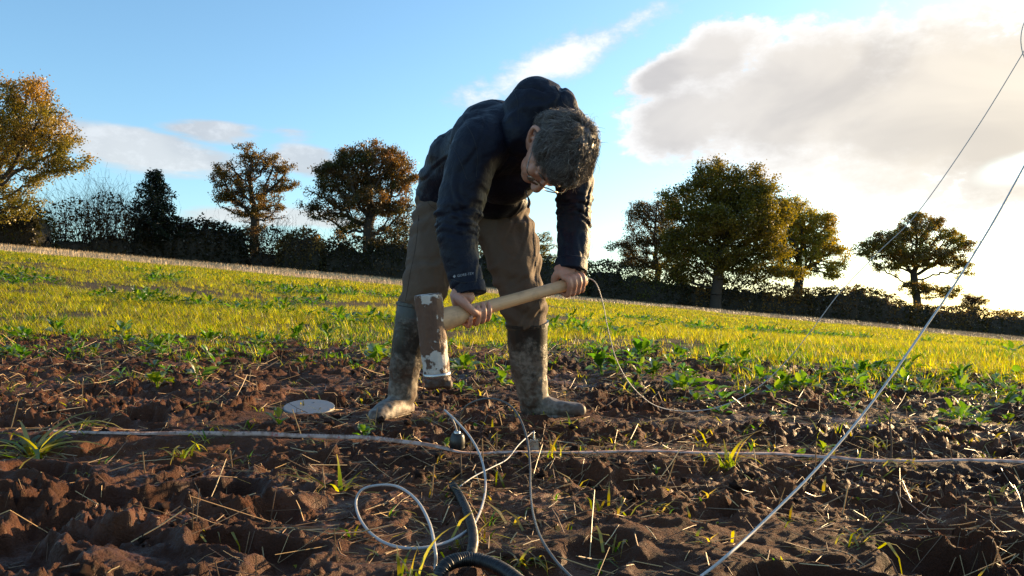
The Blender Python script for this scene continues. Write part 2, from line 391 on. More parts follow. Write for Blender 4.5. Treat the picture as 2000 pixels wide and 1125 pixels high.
def colonise(rng, trunk, attr_pts, step, kill, infl, iters=90, wob=0.25):
    nodes = [np.array(p, float) for p in trunk]; par = [-1] + list(range(len(trunk) - 1))
    A = attr_pts; N = np.array(nodes)
    D = np.linalg.norm(A[:, None] - N[None], axis=2); near = D.argmin(1); nd = D.min(1)
    for it in range(iters):
        alive = nd > kill; A, near, nd = A[alive], near[alive], nd[alive]
        if len(A) == 0: break
        lim = infl if it > 8 else 1e9
        act = nd < lim
        if not act.any(): break
        acc = {}
        dirs = A[act] - N[near[act]]; dirs /= np.linalg.norm(dirs, axis=1)[:, None]
        s = np.zeros_like(N); np.add.at(s, near[act], dirs)
        ids = np.unique(near[act])
        nn = s[ids]; nn /= np.maximum(np.linalg.norm(nn, axis=1), 1e-6)[:, None]
        nn += rng.normal(size=nn.shape) * wob; nn /= np.linalg.norm(nn, axis=1)[:, None]
        new = N[ids] + nn * step
        base = len(N); N = np.vstack([N, new]); par += list(ids)
        D = np.linalg.norm(A[:, None] - new[None], axis=2); j = D.argmin(1); dm = D.min(1)
        up = dm < nd; near = np.where(up, base + j, near); nd = np.where(up, dm, nd)
        if len(N) > 4200: break
    return N, np.array(par)
def radii(N, par, tip, power=2.3):
    r = np.zeros(len(N)); ch = np.zeros(len(N))
    for i in range(len(N) - 1, -1, -1):
        if r[i] == 0: r[i] = tip ** power
        if par[i] >= 0: r[par[i]] += r[i]
    return r ** (1 / power)
def hash_col(pts, seed, sc):
    return np.clip(0.5 + 0.9 * (gnoise(pts[:, 0] * sc + pts[:, 1] * 0.7 * sc, pts[:, 2] * sc + 5.2, seed) + 0.5 * gnoise(pts[:, 0] * sc * 2.7, pts[:, 2] * sc * 2.7 - pts[:, 1] * sc, seed + 1)), 0, 1)
def oak(name, label, u, y, top_v, lobes, leaves, cols, seed, trunk_frac=0.25, trunk_r=0.5, leaf=0.17, natt=650, dens=1.0, group=None, spread=0.30, even=0.0):
    """lobes: (u, v, ru, rv) outline bulges measured on the photo and turned into round masses at the tree's own distance"""
    rng = np.random.RandomState(seed)
    x0 = (u - 1000) / 1540 * y; z0 = float(base_h(np.array([x0]), np.array([y]))[0])
    k = y / 1540; top = H + (612 - top_v) * k
    root = empty(name, (x0, y, z0)); tag(root, label, 'tree', group)
    th = (top - z0) * (trunk_frac + 0.16); leaves = int(leaves * 4.6); leaf = leaf * 0.52
    pts = []
    full = []
    for l in lobes:      # each mass breaks up into smaller boughs round its rim
        full.append((l[0], l[1], l[2] * 0.82, l[3] * 0.80) + tuple(l[4:5]))
        for q in range(7):
            a = rng.rand() * 6.28; s_ = 0.26 + 0.22 * rng.rand(); full.append((l[0] + math.cos(a) * l[2] * 0.80, l[1] + math.sin(a) * l[3] * 0.80, l[2] * s_ * 1.15, l[3] * s_ * 0.75))
    lobes = full
    vol = np.array([l[2] * l[3] * min(l[2], l[3] * 1.3) for l in lobes]); vol = vol / vol.sum()
    for l, w in zip(lobes, vol):
        n = max(9, int(natt * 2.3 * w)); d = rng.normal(size=(n, 3)); d /= np.linalg.norm(d, axis=1)[:, None]
        rr = rng.rand(n) ** (1 / 2.2)
        depth = (l[4] if len(l) > 4 else 0.9) * l[2]
        q = d * rr[:, None] * np.array([l[2] * k, depth * k, l[3] * k])
        q += np.array([(l[0] - 1000) * k - x0, 0, H + (612 - l[1]) * k - z0]); pts.append(q)
    A = np.vstack(pts); A = A[A[:, 2] > 0.8]; A = A[hash_col(A, seed + 3, 0.5) + 0.35 * rng.rand(len(A)) > 0.36]
    step = 0.42 * (top - z0) / 13
    trunk = [(0, 0, -0.3)]; p = np.array([0., 0, 0]); lean = rng.normal(size=2) * 0.05
    while p[2] < th:
        trunk.append(tuple(p)); p = p + np.array([lean[0] * step + rng.normal() * 0.03, lean[1] * step + rng.normal() * 0.03, step])
    N, par = colonise(rng, trunk, A, step, step * 1.25, step * 7, 90, 0.30)
    r = radii(N, par, 0.016, 2.15); r = r * (trunk_r / r[0]); r = np.maximum(r, 0.02)
    r[:3] *= np.array([1.45, 1.25, 1.08])
    i = np.arange(1, len(N)); parts = []
    bigm = r[i] > 0.11
    for sel, sd_ in ((bigm, 9), (~bigm, 4)):
        j = i[sel]
        if len(j): parts.append(prisms(N[par[j]], N[j], np.minimum(r[par[j]], r[j] * 1.6), r[j], sd_))
    v, f = cat_geo(parts)
    link('trunk', np_mesh('trunk', v, f), M['bark'], root)
    thin = np.where((r < 0.075) & (np.arange(len(N)) > len(trunk)))[0]
    grp = np.arange(len(N))      # every bough is fuller or thinner than its neighbours
    for q in range(1, len(N)):
        if r[q] < 0.062 and par[q] >= 0 and r[par[q]] < 0.062: grp[q] = grp[par[q]]
    wgt = (0.12 + 1.75 * _h(grp, grp * 3 + 1, seed) ** 1.4)[thin]
    wgt = wgt * (1 - even) + even
    cnt = rng.poisson(leaves / max(1, len(thin)) * wgt / max(1e-6, wgt.mean()))
    c = np.repeat(N[thin], cnt, axis=0); c = c + rng.normal(size=c.shape) * np.array([1, 1, 0.7]) * spread * 0.85 * (top - z0) / 13
    gap = hash_col(c + seed, seed + 40, 0.75); c = c[(gap + rng.rand(len(c)) * 0.55) > 0.40 / max(dens, 0.01)]
    v, f = quads(c, leaf * (top - z0) / 13, rng)
    t = hash_col(c, seed, 0.45); hgt = (c[:, 2] / (top - z0)); sx = c[:, 0] / max(1.0, np.abs(c[:, 0]).max())
    ca, cb, cc, wh, wx_ = cols          # two leaf colours, a turning colour, and where on the crown the leaves have turned
    w = np.clip(wh * (hgt - 0.55) * 1.8 + wx_ * sx + (t - 0.5) * 0.9, 0, 1)[:, None]
    col = np.array(ca) * (1 - t[:, None]) + np.array(cb) * t[:, None]
    col = col * (1 - w) + np.array(cc) * w
    col = col * (0.7 + 0.6 * rng.rand(len(c)))[:, None]
    link('crown', np_mesh('crown', v, f, False, np.repeat(col, 4, axis=0)), M['leaf_tree'], root)
    return root
OL, GR, DG, BR, RU, GO, YG = (0.19, 0.160, 0.026), (0.125, 0.13, 0.022), (0.055, 0.062, 0.022), (0.12, 0.074, 0.036), (0.17, 0.088, 0.030), (0.27, 0.155, 0.035), (0.21, 0.19, 0.022)
oak('oak_tree', 'golden orange oak cut off by the left edge of the picture', -25, 56, 128,
    [(-40, 250, 130, 110), (60, 260, 95, 105), (20, 185, 75, 55), (110, 290, 68, 40), (140, 315, 38, 22), (-80, 340, 120, 70), (0, 340, 60, 40), (15, 400, 60, 30), (-160, 260, 110, 110)],
    20000, ((0.13, 0.11, 0.02), (0.16, 0.125, 0.024), (0.24, 0.135, 0.034), 1.0, 0.1), 3, 0.22, 0.55, 0.15, 950, dens=1.1, group='oaks along the field edge', spread=0.36, even=0.4)
oak('oak_tree', 'slim russet half bare oak left of the large rounded one, beside the clipped hedge', 497, 84, 276,
    [(500, 320, 55, 42), (545, 335, 34, 30), (450, 345, 40, 35), (500, 375, 70, 38), (548, 362, 36, 18), (440, 380, 30, 22), (500, 420, 50, 26), (460, 405, 36, 18), (490, 455, 34, 18)],
    6600, (BR, OL, RU, 0.2, 0.0), 7, 0.30, 0.48, 0.16, 700, dens=0.9, group='oaks along the field edge', spread=0.26)
oak('oak_tree', 'broad dark oak with copper tinted top directly left of the bending man', 718, 82, 264,
    [(715, 320, 75, 52), (765, 345, 52, 55), (665, 355, 55, 42), (715, 385, 90, 50), (630, 410, 38, 30), (790, 420, 34, 42), (690, 440, 50, 24), (760, 460, 50, 28)],
    15500, (DG, BR, RU, 0.9, 0.35), 12, 0.22, 0.58, 0.16, 950, dens=0.85, spread=0.34, even=0.25, group='oaks along the field edge')
oak('oak_tree', 'olive oak seen between the man\'s legs and arm', 1000, 92, 438,
    [(1000, 480, 70, 40), (1060, 478, 32, 30), (935, 478, 36, 30), (1075, 505, 24, 20), (1040, 500, 40, 22)],
    6500, (GR, OL, YG, 0.5, 0.1), 15, 0.2, 0.4, 0.2, 420, group='oaks along the field edge')
oak('oak_tree', 'small dark oak at the left foot of the largest oak', 1283, 84, 388,
    [(1275, 445, 56, 50), (1315, 500, 40, 34), (1240, 485, 44, 38), (1310, 470, 40, 40), (1270, 515, 60, 24), (1300, 410, 30, 22)],
    9200, (DG, BR, BR, 0.3, -0.2), 18, 0.2, 0.34, 0.17, 560, dens=0.95, group='oaks along the field edge', spread=0.40, even=0.55)
oak('oak_tree', 'largest oak, tall green dome of leaves right of the man', 1397, 80, 300,
    [(1400, 360, 72, 58), (1460, 390, 66, 58), (1345, 405, 60, 55), (1425, 440, 128, 64), (1500, 440, 52, 55), (1330, 470, 50, 36), (1490, 505, 62, 34), (1400, 500, 90, 34), (1335, 505, 45, 36), (1450, 530, 70, 16), (1530, 530, 46, 18), (1345, 540, 36, 14)],
    23000, (GR, OL, YG, 0.0, 0.55), 21, 0.18, 0.56, 0.17, 1250, dens=1.0, group='oaks along the field edge', spread=0.38, even=0.45)
oak('oak_tree', 'orange tinged oak tucked behind the right side of the largest oak', 1556, 88, 388,
    [(1560, 432, 56, 44), (1525, 470, 46, 46), (1600, 465, 50, 50), (1580, 500, 60, 36), (1615, 525, 36, 24), (1545, 520, 50, 26)],
    11000, (OL, YG, GO, 0.1, 0.35), 24, 0.22, 0.5, 0.18, 640, dens=1.0, group='oaks along the field edge', spread=0.36, even=0.4)
oak('oak_tree', 'lone open flat topped oak against the white sky at far right', 1797, 104, 417,
    [(1790, 450, 50, 30), (1850, 470, 48, 24), (1730, 475, 50, 26), (1885, 480, 26, 14), (1790, 500, 80, 30), (1700, 490, 34, 16), (1860, 515, 40, 16), (1885, 538, 22, 8), (1780, 560, 40, 13), (1840, 570, 40, 14), (1740, 520, 40, 14)],
    13000, (BR, OL, YG, 0.0, 0.35), 27, 0.34, 0.5, 0.17, 1000, dens=0.95, group='oaks along the field edge', spread=0.28, even=0.35)
oak('oak_tree', 'tiny hazy tree on the horizon at the right edge', 1975, 240, 600, [(1975, 610, 26, 9), (1965, 614, 30, 8)], 2200, (OL, OL, YG, 0, 0), 30, 0.2, 0.4, 0.25, 200)
oak('hawthorn_tree', 'small round thin bush tree right of the lone flat topped oak', 1900, 112, 569, [(1900, 588, 26, 16), (1895, 592, 20, 14)], 1700, (BR, OL, YG, 0, 0.2), 33, 0.12, 0.14, 0.28, 260, spread=0.4)

def hedge(name, label, cat, outline, y0, y1, depth, n, cols, seed, leaf=0.13, twigs=120, core=0.8, base_drop=0.3, group=None, tw_len=1.0):
    """outline: (u, top v) along the hedge; it follows the slope from distance y0 to y1"""
    rng = np.random.RandomState(seed)
    us = np.array([o[0] for o in outline], float); vs = np.array([o[1] for o in outline], float)
    def at(uu):
        yy = np.interp(uu, [us[0], us[-1]], [y0, y1]); xx = (uu - 1000) / 1540 * yy
        zt = H + (612 - np.interp(uu, us, vs)) / 1540 * yy; zb = base_h(xx, yy)
        return xx, yy, zt, zb
    xm, ym, _, zm = at(np.array([us.mean()]))
    root = empty(name, (xm[0], ym[0], zm[0])); tag(root, label, cat, group); o = np.array([xm[0], ym[0], zm[0]])
    # woody dark middle
    if core:
        g = np.linspace(us[0], us[-1], max(8, int((us[-1] - us[0]) / 6))); xx, yy, zt, zb = at(g)
        prof = np.array([(-.5, 0), (-.52, .4), (-.42, .75), (-.2, .93), (.2, .93), (.42, .75), (.52, .4), (.5, 0)])
        hh = (zt - zb) * core; end = np.clip(np.minimum(np.arange(len(g)), np.arange(len(g))[::-1]) / 2.0, 0.15, 1) ** 0.5
        v = np.stack([xx[:, None] + rng.normal(size=(len(g), 8)) * 0.06, yy[:, None] + depth * prof[None, :, 0] * 0.8 * end[:, None] + rng.normal(size=(len(g), 8)) * 0.08,
                      zb[:, None] - base_drop * (prof[None, :, 1] == 0) + hh[:, None] * prof[None, :, 1] * end[:, None] * (1 + 0.10 * rng.normal(size=(len(g), 8)))], 2)
        idx = np.arange(len(g) * 8).reshape(len(g), 8)
        f = np.stack([idx[:-1, :-1].ravel(), idx[1:, :-1].ravel(), idx[1:, 1:].ravel(), idx[:-1, 1:].ravel()], 1)
        ends = np.array([[idx[e, 0], idx[e, a], idx[e, a + 1], idx[e, 7]] for e in (0, -1) for a in (1, 2, 3, 4, 5)])
        link('stems', np_mesh('stems', v.reshape(-1, 3) - o, np.vstack([f, ends]), True), M['core'], root)
    uu = rng.uniform(us[0], us[-1], n); xx, yy, zt, zb = at(uu)
    hn = rng.rand(n) ** 0.75; w = np.sqrt(np.clip(1 - (hn * 0.92) ** 3.0, 0, 1))
    lump = 1 + 0.16 * gnoise(uu * 0.06, hn * 3, seed) + 0.10 * gnoise(uu * 0.2, hn * 6, seed + 1)
    side = rng.normal(size=n); side = np.sign(side) * (0.35 + 0.65 * rng.rand(n) ** 0.5)
    pz = zb + (zt - zb) * hn * lump + rng.exponential(0.06, n) * (hn > 0.8)
    c = np.stack([xx + rng.normal(size=n) * 0.12, yy + depth * 0.5 * side * w, pz], 1) - o
    v, f = quads(c, leaf, rng)
    t = hash_col(c, seed, 0.5); t2 = hash_col(c, seed + 9, 0.22)
    col = np.array(cols[0]) * (1 - t[:, None]) + np.array(cols[1]) * t[:, None]
    col = col * (1 - (t2[:, None] > 0.62)) + np.array(cols[2]) * (t2[:, None] > 0.62); col = col * (0.65 + 0.7 * rng.rand(n))[:, None]
    link('foliage', np_mesh('foliage', v, f, False, np.repeat(col, 4, axis=0)), M['leaf_tree'], root)
    if twigs:
        uu = rng.uniform(us[0], us[-1], twigs); xx, yy, zt, zb = at(uu); hgt = (zt - zb)
        segs0, segs1, r0, r1 = [], [], [], []
        for q in range(twigs):
            p = np.array([xx[q], yy[q] + rng.normal() * depth * 0.25, zb[q] + hgt[q] * 0.15]); d = np.array([rng.normal() * 0.25, rng.normal() * 0.25, 1.0])
            ln = hgt[q] * (0.95 + 0.25 * rng.rand() * tw_len); ns = 6; rad = 0.035
            for s_ in range(ns):
                d = d + rng.normal(size=3) * 0.16; d /= np.linalg.norm(d); p2 = p + d * ln / ns
                segs0.append(p); segs1.append(p2); r0.append(rad); rad *= 0.72; r1.append(rad)
                if s_ > 1:
                    d3 = d + rng.normal(size=3) * 0.55; d3 /= np.linalg.norm(d3); segs0.append(p2); segs1.append(p2 + d3 * ln / ns * (0.8 + rng.rand())); r0.append(rad * .8); r1.append(0.008)
                p = p2
        v, f = prisms(np.array(segs0) - o, np.array(segs1) - o, np.array(r0), np.array(r1), 3)
        tag(link('twigs', np_mesh('twigs', v, f), M['core'], root), kind='stuff')
    return root
DK = (0.030, 0.032, 0.015); DK2 = (0.048, 0.044, 0.020); HB = (0.10, 0.07, 0.034); HG = (0.075, 0.078, 0.022); HR = (0.19, 0.12, 0.04)
hedge('hedge', 'tangled dark bush under the golden oak at the left edge', 'hedge', [(-160, 400), (-60, 395), (20, 402), (60, 395), (95, 425)], 60, 63, 3, 5200, (DK, DK2, HG), 41, twigs=50)
hedge('shrub', 'bare twiggy shrub furthest left in the gap left of the dark evergreen', 'shrub', [(92, 440), (110, 405), (145, 390), (175, 398), (186, 430)], 65, 67, 2.2, 800, (DK, HB, HB), 42, twigs=130, core=0.2, tw_len=0.9, group='bare shrubs')
hedge('shrub', 'bare twiggy shrub touching the left side of the dark evergreen', 'shrub', [(176, 420), (190, 385), (215, 378), (240, 392), (262, 425)], 67, 69, 2.2, 1300, (DK, HB, DK2), 43, twigs=150, core=0.3, tw_len=0.9, group='bare shrubs')
hedge('hedge', 'clipped dark green hedge running from the dark evergreen to the slim russet oak', 'hedge', [(262, 430), (340, 428), (360, 428), (420, 436), (470, 446), (486, 470)], 70, 75, 2.6, 7600, (DK, DK2, DK), 44, twigs=30, core=0.9)
hedge('shrub', 'thin bare bush just right of the slim russet oak trunk', 'shrub', [(486, 470), (515, 446), (545, 448), (566, 470)], 75, 76, 2, 1400, (DK2, HB, HB), 45, twigs=90, core=0.4, tw_len=1.5, group='bare shrubs')
hedge('hedge', 'rounded brownish hedge bush between the slim and the broad dark oak', 'hedge', [(545, 480), (560, 458), (590, 448), (618, 452), (640, 475)], 75, 76, 2.4, 3600, (DK2, HB, HR), 46, twigs=30, core=0.85)
hedge('hedge', 'ragged dark hedge beneath the broad dark oak left of the man', 'hedge', [(632, 485), (660, 455), (690, 462), (720, 470), (760, 452), (800, 446), (830, 470)], 76, 78, 2.6, 6200, (DK, DK2, HB), 47, twigs=90, core=0.72)
hedge('hedge', 'dark hedge seen behind and between the man\'s legs', 'hedge', [(822, 470), (870, 490), (930, 492), (1000, 488), (1060, 500), (1092, 502), (1150, 516)], 78, 80, 2.6, 6400, (DK, DK2, HG), 48, twigs=40, core=0.88)
hedge('hedge', 'dark untrimmed hedge from the man\'s left wrist to the small dark oak', 'hedge', [(1146, 512), (1180, 510), (1210, 520), (1260, 528), (1300, 536), (1345, 545)], 80, 81, 2.6, 5200, (DK, DK2, HG), 49, twigs=60, core=0.75)
hedge('hedge', 'brown grassy hedge beneath the largest oak', 'hedge', [(1320, 540), (1370, 540), (1420, 548), (1480, 550), (1540, 560), (1580, 566)], 81, 83, 2.6, 6400, (DK2, HB, HR), 50, twigs=110, core=0.7, tw_len=1.4)
hedge('hedge', 'dense dark humped hedge below the orange tinged oak', 'hedge', [(1566, 566), (1620, 562), (1680, 560), (1720, 570), (1755, 588), (1780, 600)], 83, 87, 2.6, 5600, (DK, DK2, HB), 51, twigs=50, core=0.85)
hedge('hedge', 'low hedge below the lone flat topped oak', 'hedge', [(1768, 598), (1800, 596), (1840, 600), (1880, 600), (1920, 604)], 87, 92, 2.6, 4200, (DK, DK2, HB), 52, twigs=40, core=0.82)
hedge('hedge', 'last low stretch of hedge at the right edge', 'hedge', [(1912, 606), (1950, 608), (2000, 613), (2120, 620), (2300, 640)], 92, 100, 2.6, 5200, (DK2, HB, HG), 53, twigs=40, core=0.82)
# dark evergreen: tiers of drooping boughs round a straight stem
def evergreen(u, y, top_v, half, seed):
    rng = np.random.RandomState(seed); x0 = (u - 1000) / 1540 * y; z0 = float(base_h(np.array([x0]), np.array([y]))[0]); k = y / 1540
    hgt = H + (612 - top_v) * k - z0; root = empty('evergreen_tree', (x0, y, z0)); tag(root, 'dark pointed evergreen standing between the bare shrubs and the clipped hedge', 'tree')
    s0, s1, r0, r1, cen = [np.array([0, 0, -.2])], [np.array([0, 0, hgt])], [0.2], [0.02], []
    for i in range(150):
        z = hgt * (0.12 + 0.86 * (i / 150)); f = 1 - (z / hgt); rad = half * k * min(1.0, 0.10 + 1.25 * f ** 0.75) * (0.72 + 0.45 * rng.rand())
        a = i * 2.4 + rng.rand(); tip = np.array([math.cos(a) * rad, math.sin(a) * rad, z + 0.28 * rad])
        s0.append(np.array([0, 0, z])); s1.append(tip); r0.append(0.04); r1.append(0.01)
        n = int(18 + 60 * rad / (half * k)); t = rng.rand(n) ** 0.6
        c = np.array([0, 0, z]) + (tip - np.array([0, 0, z])) * t[:, None]; c += rng.normal(size=c.shape) * 0.16; cen.append(c)
    v, f = prisms(np.array(s0), np.array(s1), np.array(r0), np.array(r1), 5); link('trunk', np_mesh('trunk', v, f), M['bark'], root)
    c = np.vstack(cen); v, f = quads(c, 0.14, rng, asp=0.4); col = np.array((0.02, 0.033, 0.024))[None] * (0.6 + 0.9 * rng.rand(len(c)))[:, None]
    link('crown', np_mesh('crown', v, f, False, np.repeat(col, 4, axis=0)), M['leaf_tree'], root)
evergreen(303, 71, 333, 50, 61)

# ------------------------------------------------------------------ grass, seedlings, straw, crumbs
def blade_geo(rng, L, w, bend, az, base=(0, 0, 0), lean=0.25, segs=4, twist=0.0):
    """one bent tapering grass blade"""
    v = []; p = np.array(base, float); ang = math.pi / 2 - lean; d = np.array([math.cos(az), math.sin(az), 0]); side = np.array([-math.sin(az), math.cos(az), 0])
    for i in range(segs + 1):
        t = i / segs; ww = w * (0.55 + 0.45 * math.sin(math.pi * min(1, t * 1.3 + 0.15))) * (1 - t ** 2.2 * 0.92)
        s2 = side * math.cos(twist * t) + np.array([0, 0, 1]) * math.sin(twist * t)
        v += [p - s2 * ww / 2, p + s2 * ww / 2]
        p = p + (d * math.cos(ang) + np.array([0, 0, 1]) * math.sin(ang)) * L / segs; ang -= bend / segs
    f = [[2 * i, 2 * i + 1, 2 * i + 3, 2 * i + 2] for i in range(segs)]
    return np.array(v), np.array(f)
GCOL = [(0.245, 0.228, 0.004), (0.145, 0.172, 0.004), (0.048, 0.108, 0.005), (0.32, 0.26, 0.010), (0.34, 0.25, 0.08)]
src = bpy.data.collections.new('plant sources')
def tuft_mesh(name, seed, nb_, L, w, spread, cw, bend=(0.3, 1.4), lean=(0.05, 0.7)):
    rng = np.random.RandomState(seed); parts = []
    for i in range(nb_):
        v, f = blade_geo(rng, L * (0.55 + 0.6 * rng.rand()), w * (0.7 + 0.6 * rng.rand()), rng.uniform(*bend), rng.rand() * 6.28, (rng.normal() * spread, rng.normal() * spread, -0.01), rng.uniform(*lean), 3)
        c = np.array(GCOL[rng.choice(len(GCOL), p=cw)]) * (0.75 + 0.5 * rng.rand()); parts.append((v, f, np.tile(c, (len(v), 1))))
    v, f, c = cat_geo(parts); me = np_mesh(name, v, f, True, c); me.materials.append(M['leaf_grass'])
    o = bpy.data.objects.new(name, me); src.objects.link(o); return o
def leaf_geo(rng, L, W, pet, curl, lobes=4):
    """lobed seedling leaf on its stalk, pointing along +x"""
    ns, v = 9, []
    cross = [-1, -.55, 0, .55, 1]
    for i in range(ns):
        s = i / (ns - 1); w = W * (math.sin(math.pi * min(1, 0.08 + 0.88 * s ** 0.85)) ** 0.7) * (1 + 0.22 * math.cos(lobes * 2 * math.pi * s + rng.rand() * 0.8))
        x = pet + L * s; z = pet * 0.55 + L * (0.35 * s - curl * s * s)
        for c in cross: v.append((x + 0.05 * L * rng.normal() * abs(c), c * w / 2, z + abs(c) * w * 0.22 + rng.normal() * L * 0.018))
    f = [[i * 5 + j, i * 5 + j + 1, (i + 1) * 5 + j + 1, (i + 1) * 5 + j] for i in range(ns - 1) for j in range(4)]
    n = len(v); r = 0.0016
    v += [(0, -r, -0.01), (0, r, -0.01), (pet * .5, -r, pet * .4), (pet * .5, r, pet * .4), (pet * 1.1, -r * .6, pet * .55), (pet * 1.1, r * .6, pet * .55)]
    f += [[n, n + 1, n + 3, n + 2], [n + 2, n + 3, n + 5, n + 4]]
    return np.array(v), np.array(f)
BL = [(0.095, 0.175, 0.014), (0.06, 0.13, 0.012), (0.15, 0.20, 0.018), (0.20, 0.19, 0.03), (0.10, 0.15, 0.055)]
leaf_meshes = []
for i in range(9):
    rng = np.random.RandomState(400 + i); v, f = leaf_geo(rng, 0.042 + 0.022 * rng.rand(), 0.036 + 0.014 * rng.rand(), 0.022 + 0.025 * rng.rand(), 0.1 + 0.5 * rng.rand(), 3 + i % 3)
    me = np_mesh('leaf', v, f, True, np.tile(np.array(BL[[0, 1, 2, 0, 3, 4, 0, 2, 1][i]]), (len(v), 1)) * (0.8 + 0.4 * rng.rand())); me.materials.append(M['leaf_broad']); leaf_meshes.append(me)
def broad_tuft(name, seed, n=6):
    rng = np.random.RandomState(seed); parts = []
    for i in range(n):
        v, f = leaf_geo(rng, 0.05 + 0.03 * rng.rand(), 0.035 + 0.015 * rng.rand(), 0.03 + 0.03 * rng.rand(), 0.5 * rng.rand())
        a = rng.rand() * 6.28; e = rng.uniform(-0.2, 0.8); x, y, z = v.T; x, z = x * math.cos(e) - z * math.sin(e), x * math.sin(e) + z * math.cos(e)
        v = np.stack([x * math.cos(a) - y * math.sin(a), x * math.sin(a) + y * math.cos(a), z], 1)
        parts.append((v, f, np.tile(np.array(BL[rng.randint(3)]), (len(v), 1))))
    v, f, c = cat_geo(parts); me = np_mesh(name, v, f, True, c); me.materials.append(M['leaf_broad'])
    o = bpy.data.objects.new(name, me); src.objects.link(o)
def instancer(name, pts, rz, sc, which, sources, label, mats=None, tilt=None):
    """one object of uncountable stuff: small plants set out on points by geometry nodes"""
    me = bpy.data.meshes.new(name); me.vertices.add(len(pts)); me.vertices.foreach_set('co', np.asarray(pts, np.float32).ravel())
    a = me.attributes.new('rot', 'FLOAT_VECTOR', 'POINT'); rv = np.zeros((len(pts), 3), np.float32); rv[:, 2] = rz
    if tilt is not None: rv[:, :2] = tilt
    a.data.foreach_set('vector', rv.ravel())
    a = me.attributes.new('scl', 'FLOAT_VECTOR', 'POINT'); a.data.foreach_set('vector', np.asarray(sc, np.float32).ravel())
    a = me.attributes.new('pick', 'INT', 'POINT'); a.data.foreach_set('value', np.asarray(which, np.int32))
    col = bpy.data.collections.new(name + ' sources')
    for s_ in sources: col.objects.link(s_)
    g = bpy.data.node_groups.new(name, 'GeometryNodeTree'); g.interface.new_socket('Geometry', in_out='INPUT', socket_type='NodeSocketGeometry'); g.interface.new_socket('Geometry', in_out='OUTPUT', socket_type='NodeSocketGeometry')
    gi = g.nodes.new('NodeGroupInput'); go = g.nodes.new('NodeGroupOutput'); iop = g.nodes.new('GeometryNodeInstanceOnPoints'); ci = g.nodes.new('GeometryNodeCollectionInfo')
    ci.inputs[0].default_value = col; ci.inputs['Separate Children'].default_value = True; ci.inputs['Reset Children'].default_value = True
    def na(nm, t): o = g.nodes.new('GeometryNodeInputNamedAttribute'); o.data_type = t; o.inputs[0].default_value = nm; return o.outputs[0]
    g.links.new(gi.outputs[0], iop.inputs['Points']); g.links.new(ci.outputs[0], iop.inputs['Instance']); iop.inputs['Pick Instance'].default_value = True
    g.links.new(na('pick', 'INT'), iop.inputs['Instance Index']); g.links.new(na('rot', 'FLOAT_VECTOR'), iop.inputs['Rotation']); g.links.new(na('scl', 'FLOAT_VECTOR'), iop.inputs['Scale'])
    g.links.new(iop.outputs[0], go.inputs[0])
    o = link(name, me); md = o.modifiers.new('set out', 'NODES'); md.node_group = g
    return tag(o, label, name.replace('_', ' '), kind='stuff')
cwY = [.36, .27, .12, .16, .09]; cwG = [.15, .3, .42, .08, .05]
tuftsN = [tuft_mesh('tuft_a%d' % i, 500 + i, 11, 0.105, 0.0052, 0.026, cwY) for i in range(5)] + [tuft_mesh('tuft_b%d' % i, 520 + i, 11, 0.095, 0.0055, 0.026, cwG) for i in range(3)]
tuftsF = [tuft_mesh('tuft_f%d' % i, 540 + i, 26, 0.115, 0.009, 0.13, cwY) for i in range(4)] + [tuft_mesh('tuft_g%d' % i, 560 + i, 26, 0.10, 0.010, 0.13, cwG) for i in range(2)]
for i in range(3): broad_tuft('tuft_h%d' % i, 580 + i)
broads = [o for o in src.objects if o.name.startswith('tuft_h')]
rng = np.random.RandomState(77)
def scatter(y0, y1, tmax, dens, fn):
    """even scatter over the wedge of field between two distances"""
    n = int(dens * tmax * (y1 * y1 - y0 * y0)); y = np.sqrt(rng.uniform(y0 * y0, y1 * y1, n)); x = rng.uniform(-tmax, tmax, n) * y
    k = rng.rand(n) < fn(x, y); return x[k], y[k]
def patchy(x, y):
    q = y - grass_edge(x, y); e = np.maximum(sstep(-0.4, 1.3, q), 0.28 * sstep(-3.0, 0.2, q) * sstep(0.0, 0.5, gnoise(x * 1.7, y * 1.7, 17) + 0.2)); c = sstep(-0.45, 0.15, fbm(x * 0.45, y * 0.30, 131, 3) + 0.18)
    stripe = 1 - 0.75 * np.exp(-((y - 15.5 - 0.12 * x + 0.8 * gnoise(x * .3, y * .1, 4)) / 1.0) ** 2) * (x < 3)
    return e * (0.10 + 0.90 * c) * stripe * (1 - sstep(-2.5, 2.0, y - stub_start(x, y)))
px, py, pick, scl = [], [], [], []
greenish = lambda x, y: fbm(x * 0.35, y * 0.22, 141, 2) > 0.12
for (y0, y1, dn) in ((3.6, 9, 190), (9, 14, 120), (14, 22, 60)):
    x, y = scatter(y0, y1, 0.78, dn, patchy); g = greenish(x, y) & (rng.rand(len(x)) < 0.8)
    px.append(x); py.append(y); pick.append(np.where(g, 5 + rng.randint(0, 3, len(x)), rng.randint(0, 5, len(x)))); s_ = (0.7 + 0.6 * rng.rand(len(x))) * (1.0 if y1 < 10 else 1.1); scl.append(s_)
x, y = np.concatenate(px), np.concatenate(py); s_ = np.concatenate(scl)
instancer('field_grass', np.stack([x, y, ground_h(x, y)], 1), rng.rand(len(x)) * 6.28, np.stack([s_, s_, s_], 1), np.concatenate(pick), tuftsN, 'young yellow green cereal grass filling the near half of the field')
px, py, pick, scl = [], [], [], []
for (y0, y1, dn) in ((21, 32, 16), (32, 62, 7)):
    x, y = scatter(y0, y1, 0.85, dn, patchy); g = greenish(x, y) & (rng.rand(len(x)) < 0.7)
    px.append(x); py.append(y); pick.append(np.where(g, 4 + rng.randint(0, 2, len(x)), rng.randint(0, 4, len(x)))); scl.append((0.8 + 0.5 * rng.rand(len(x))))
x, y = np.concatenate(px), np.concatenate(py); s_ = np.concatenate(scl)
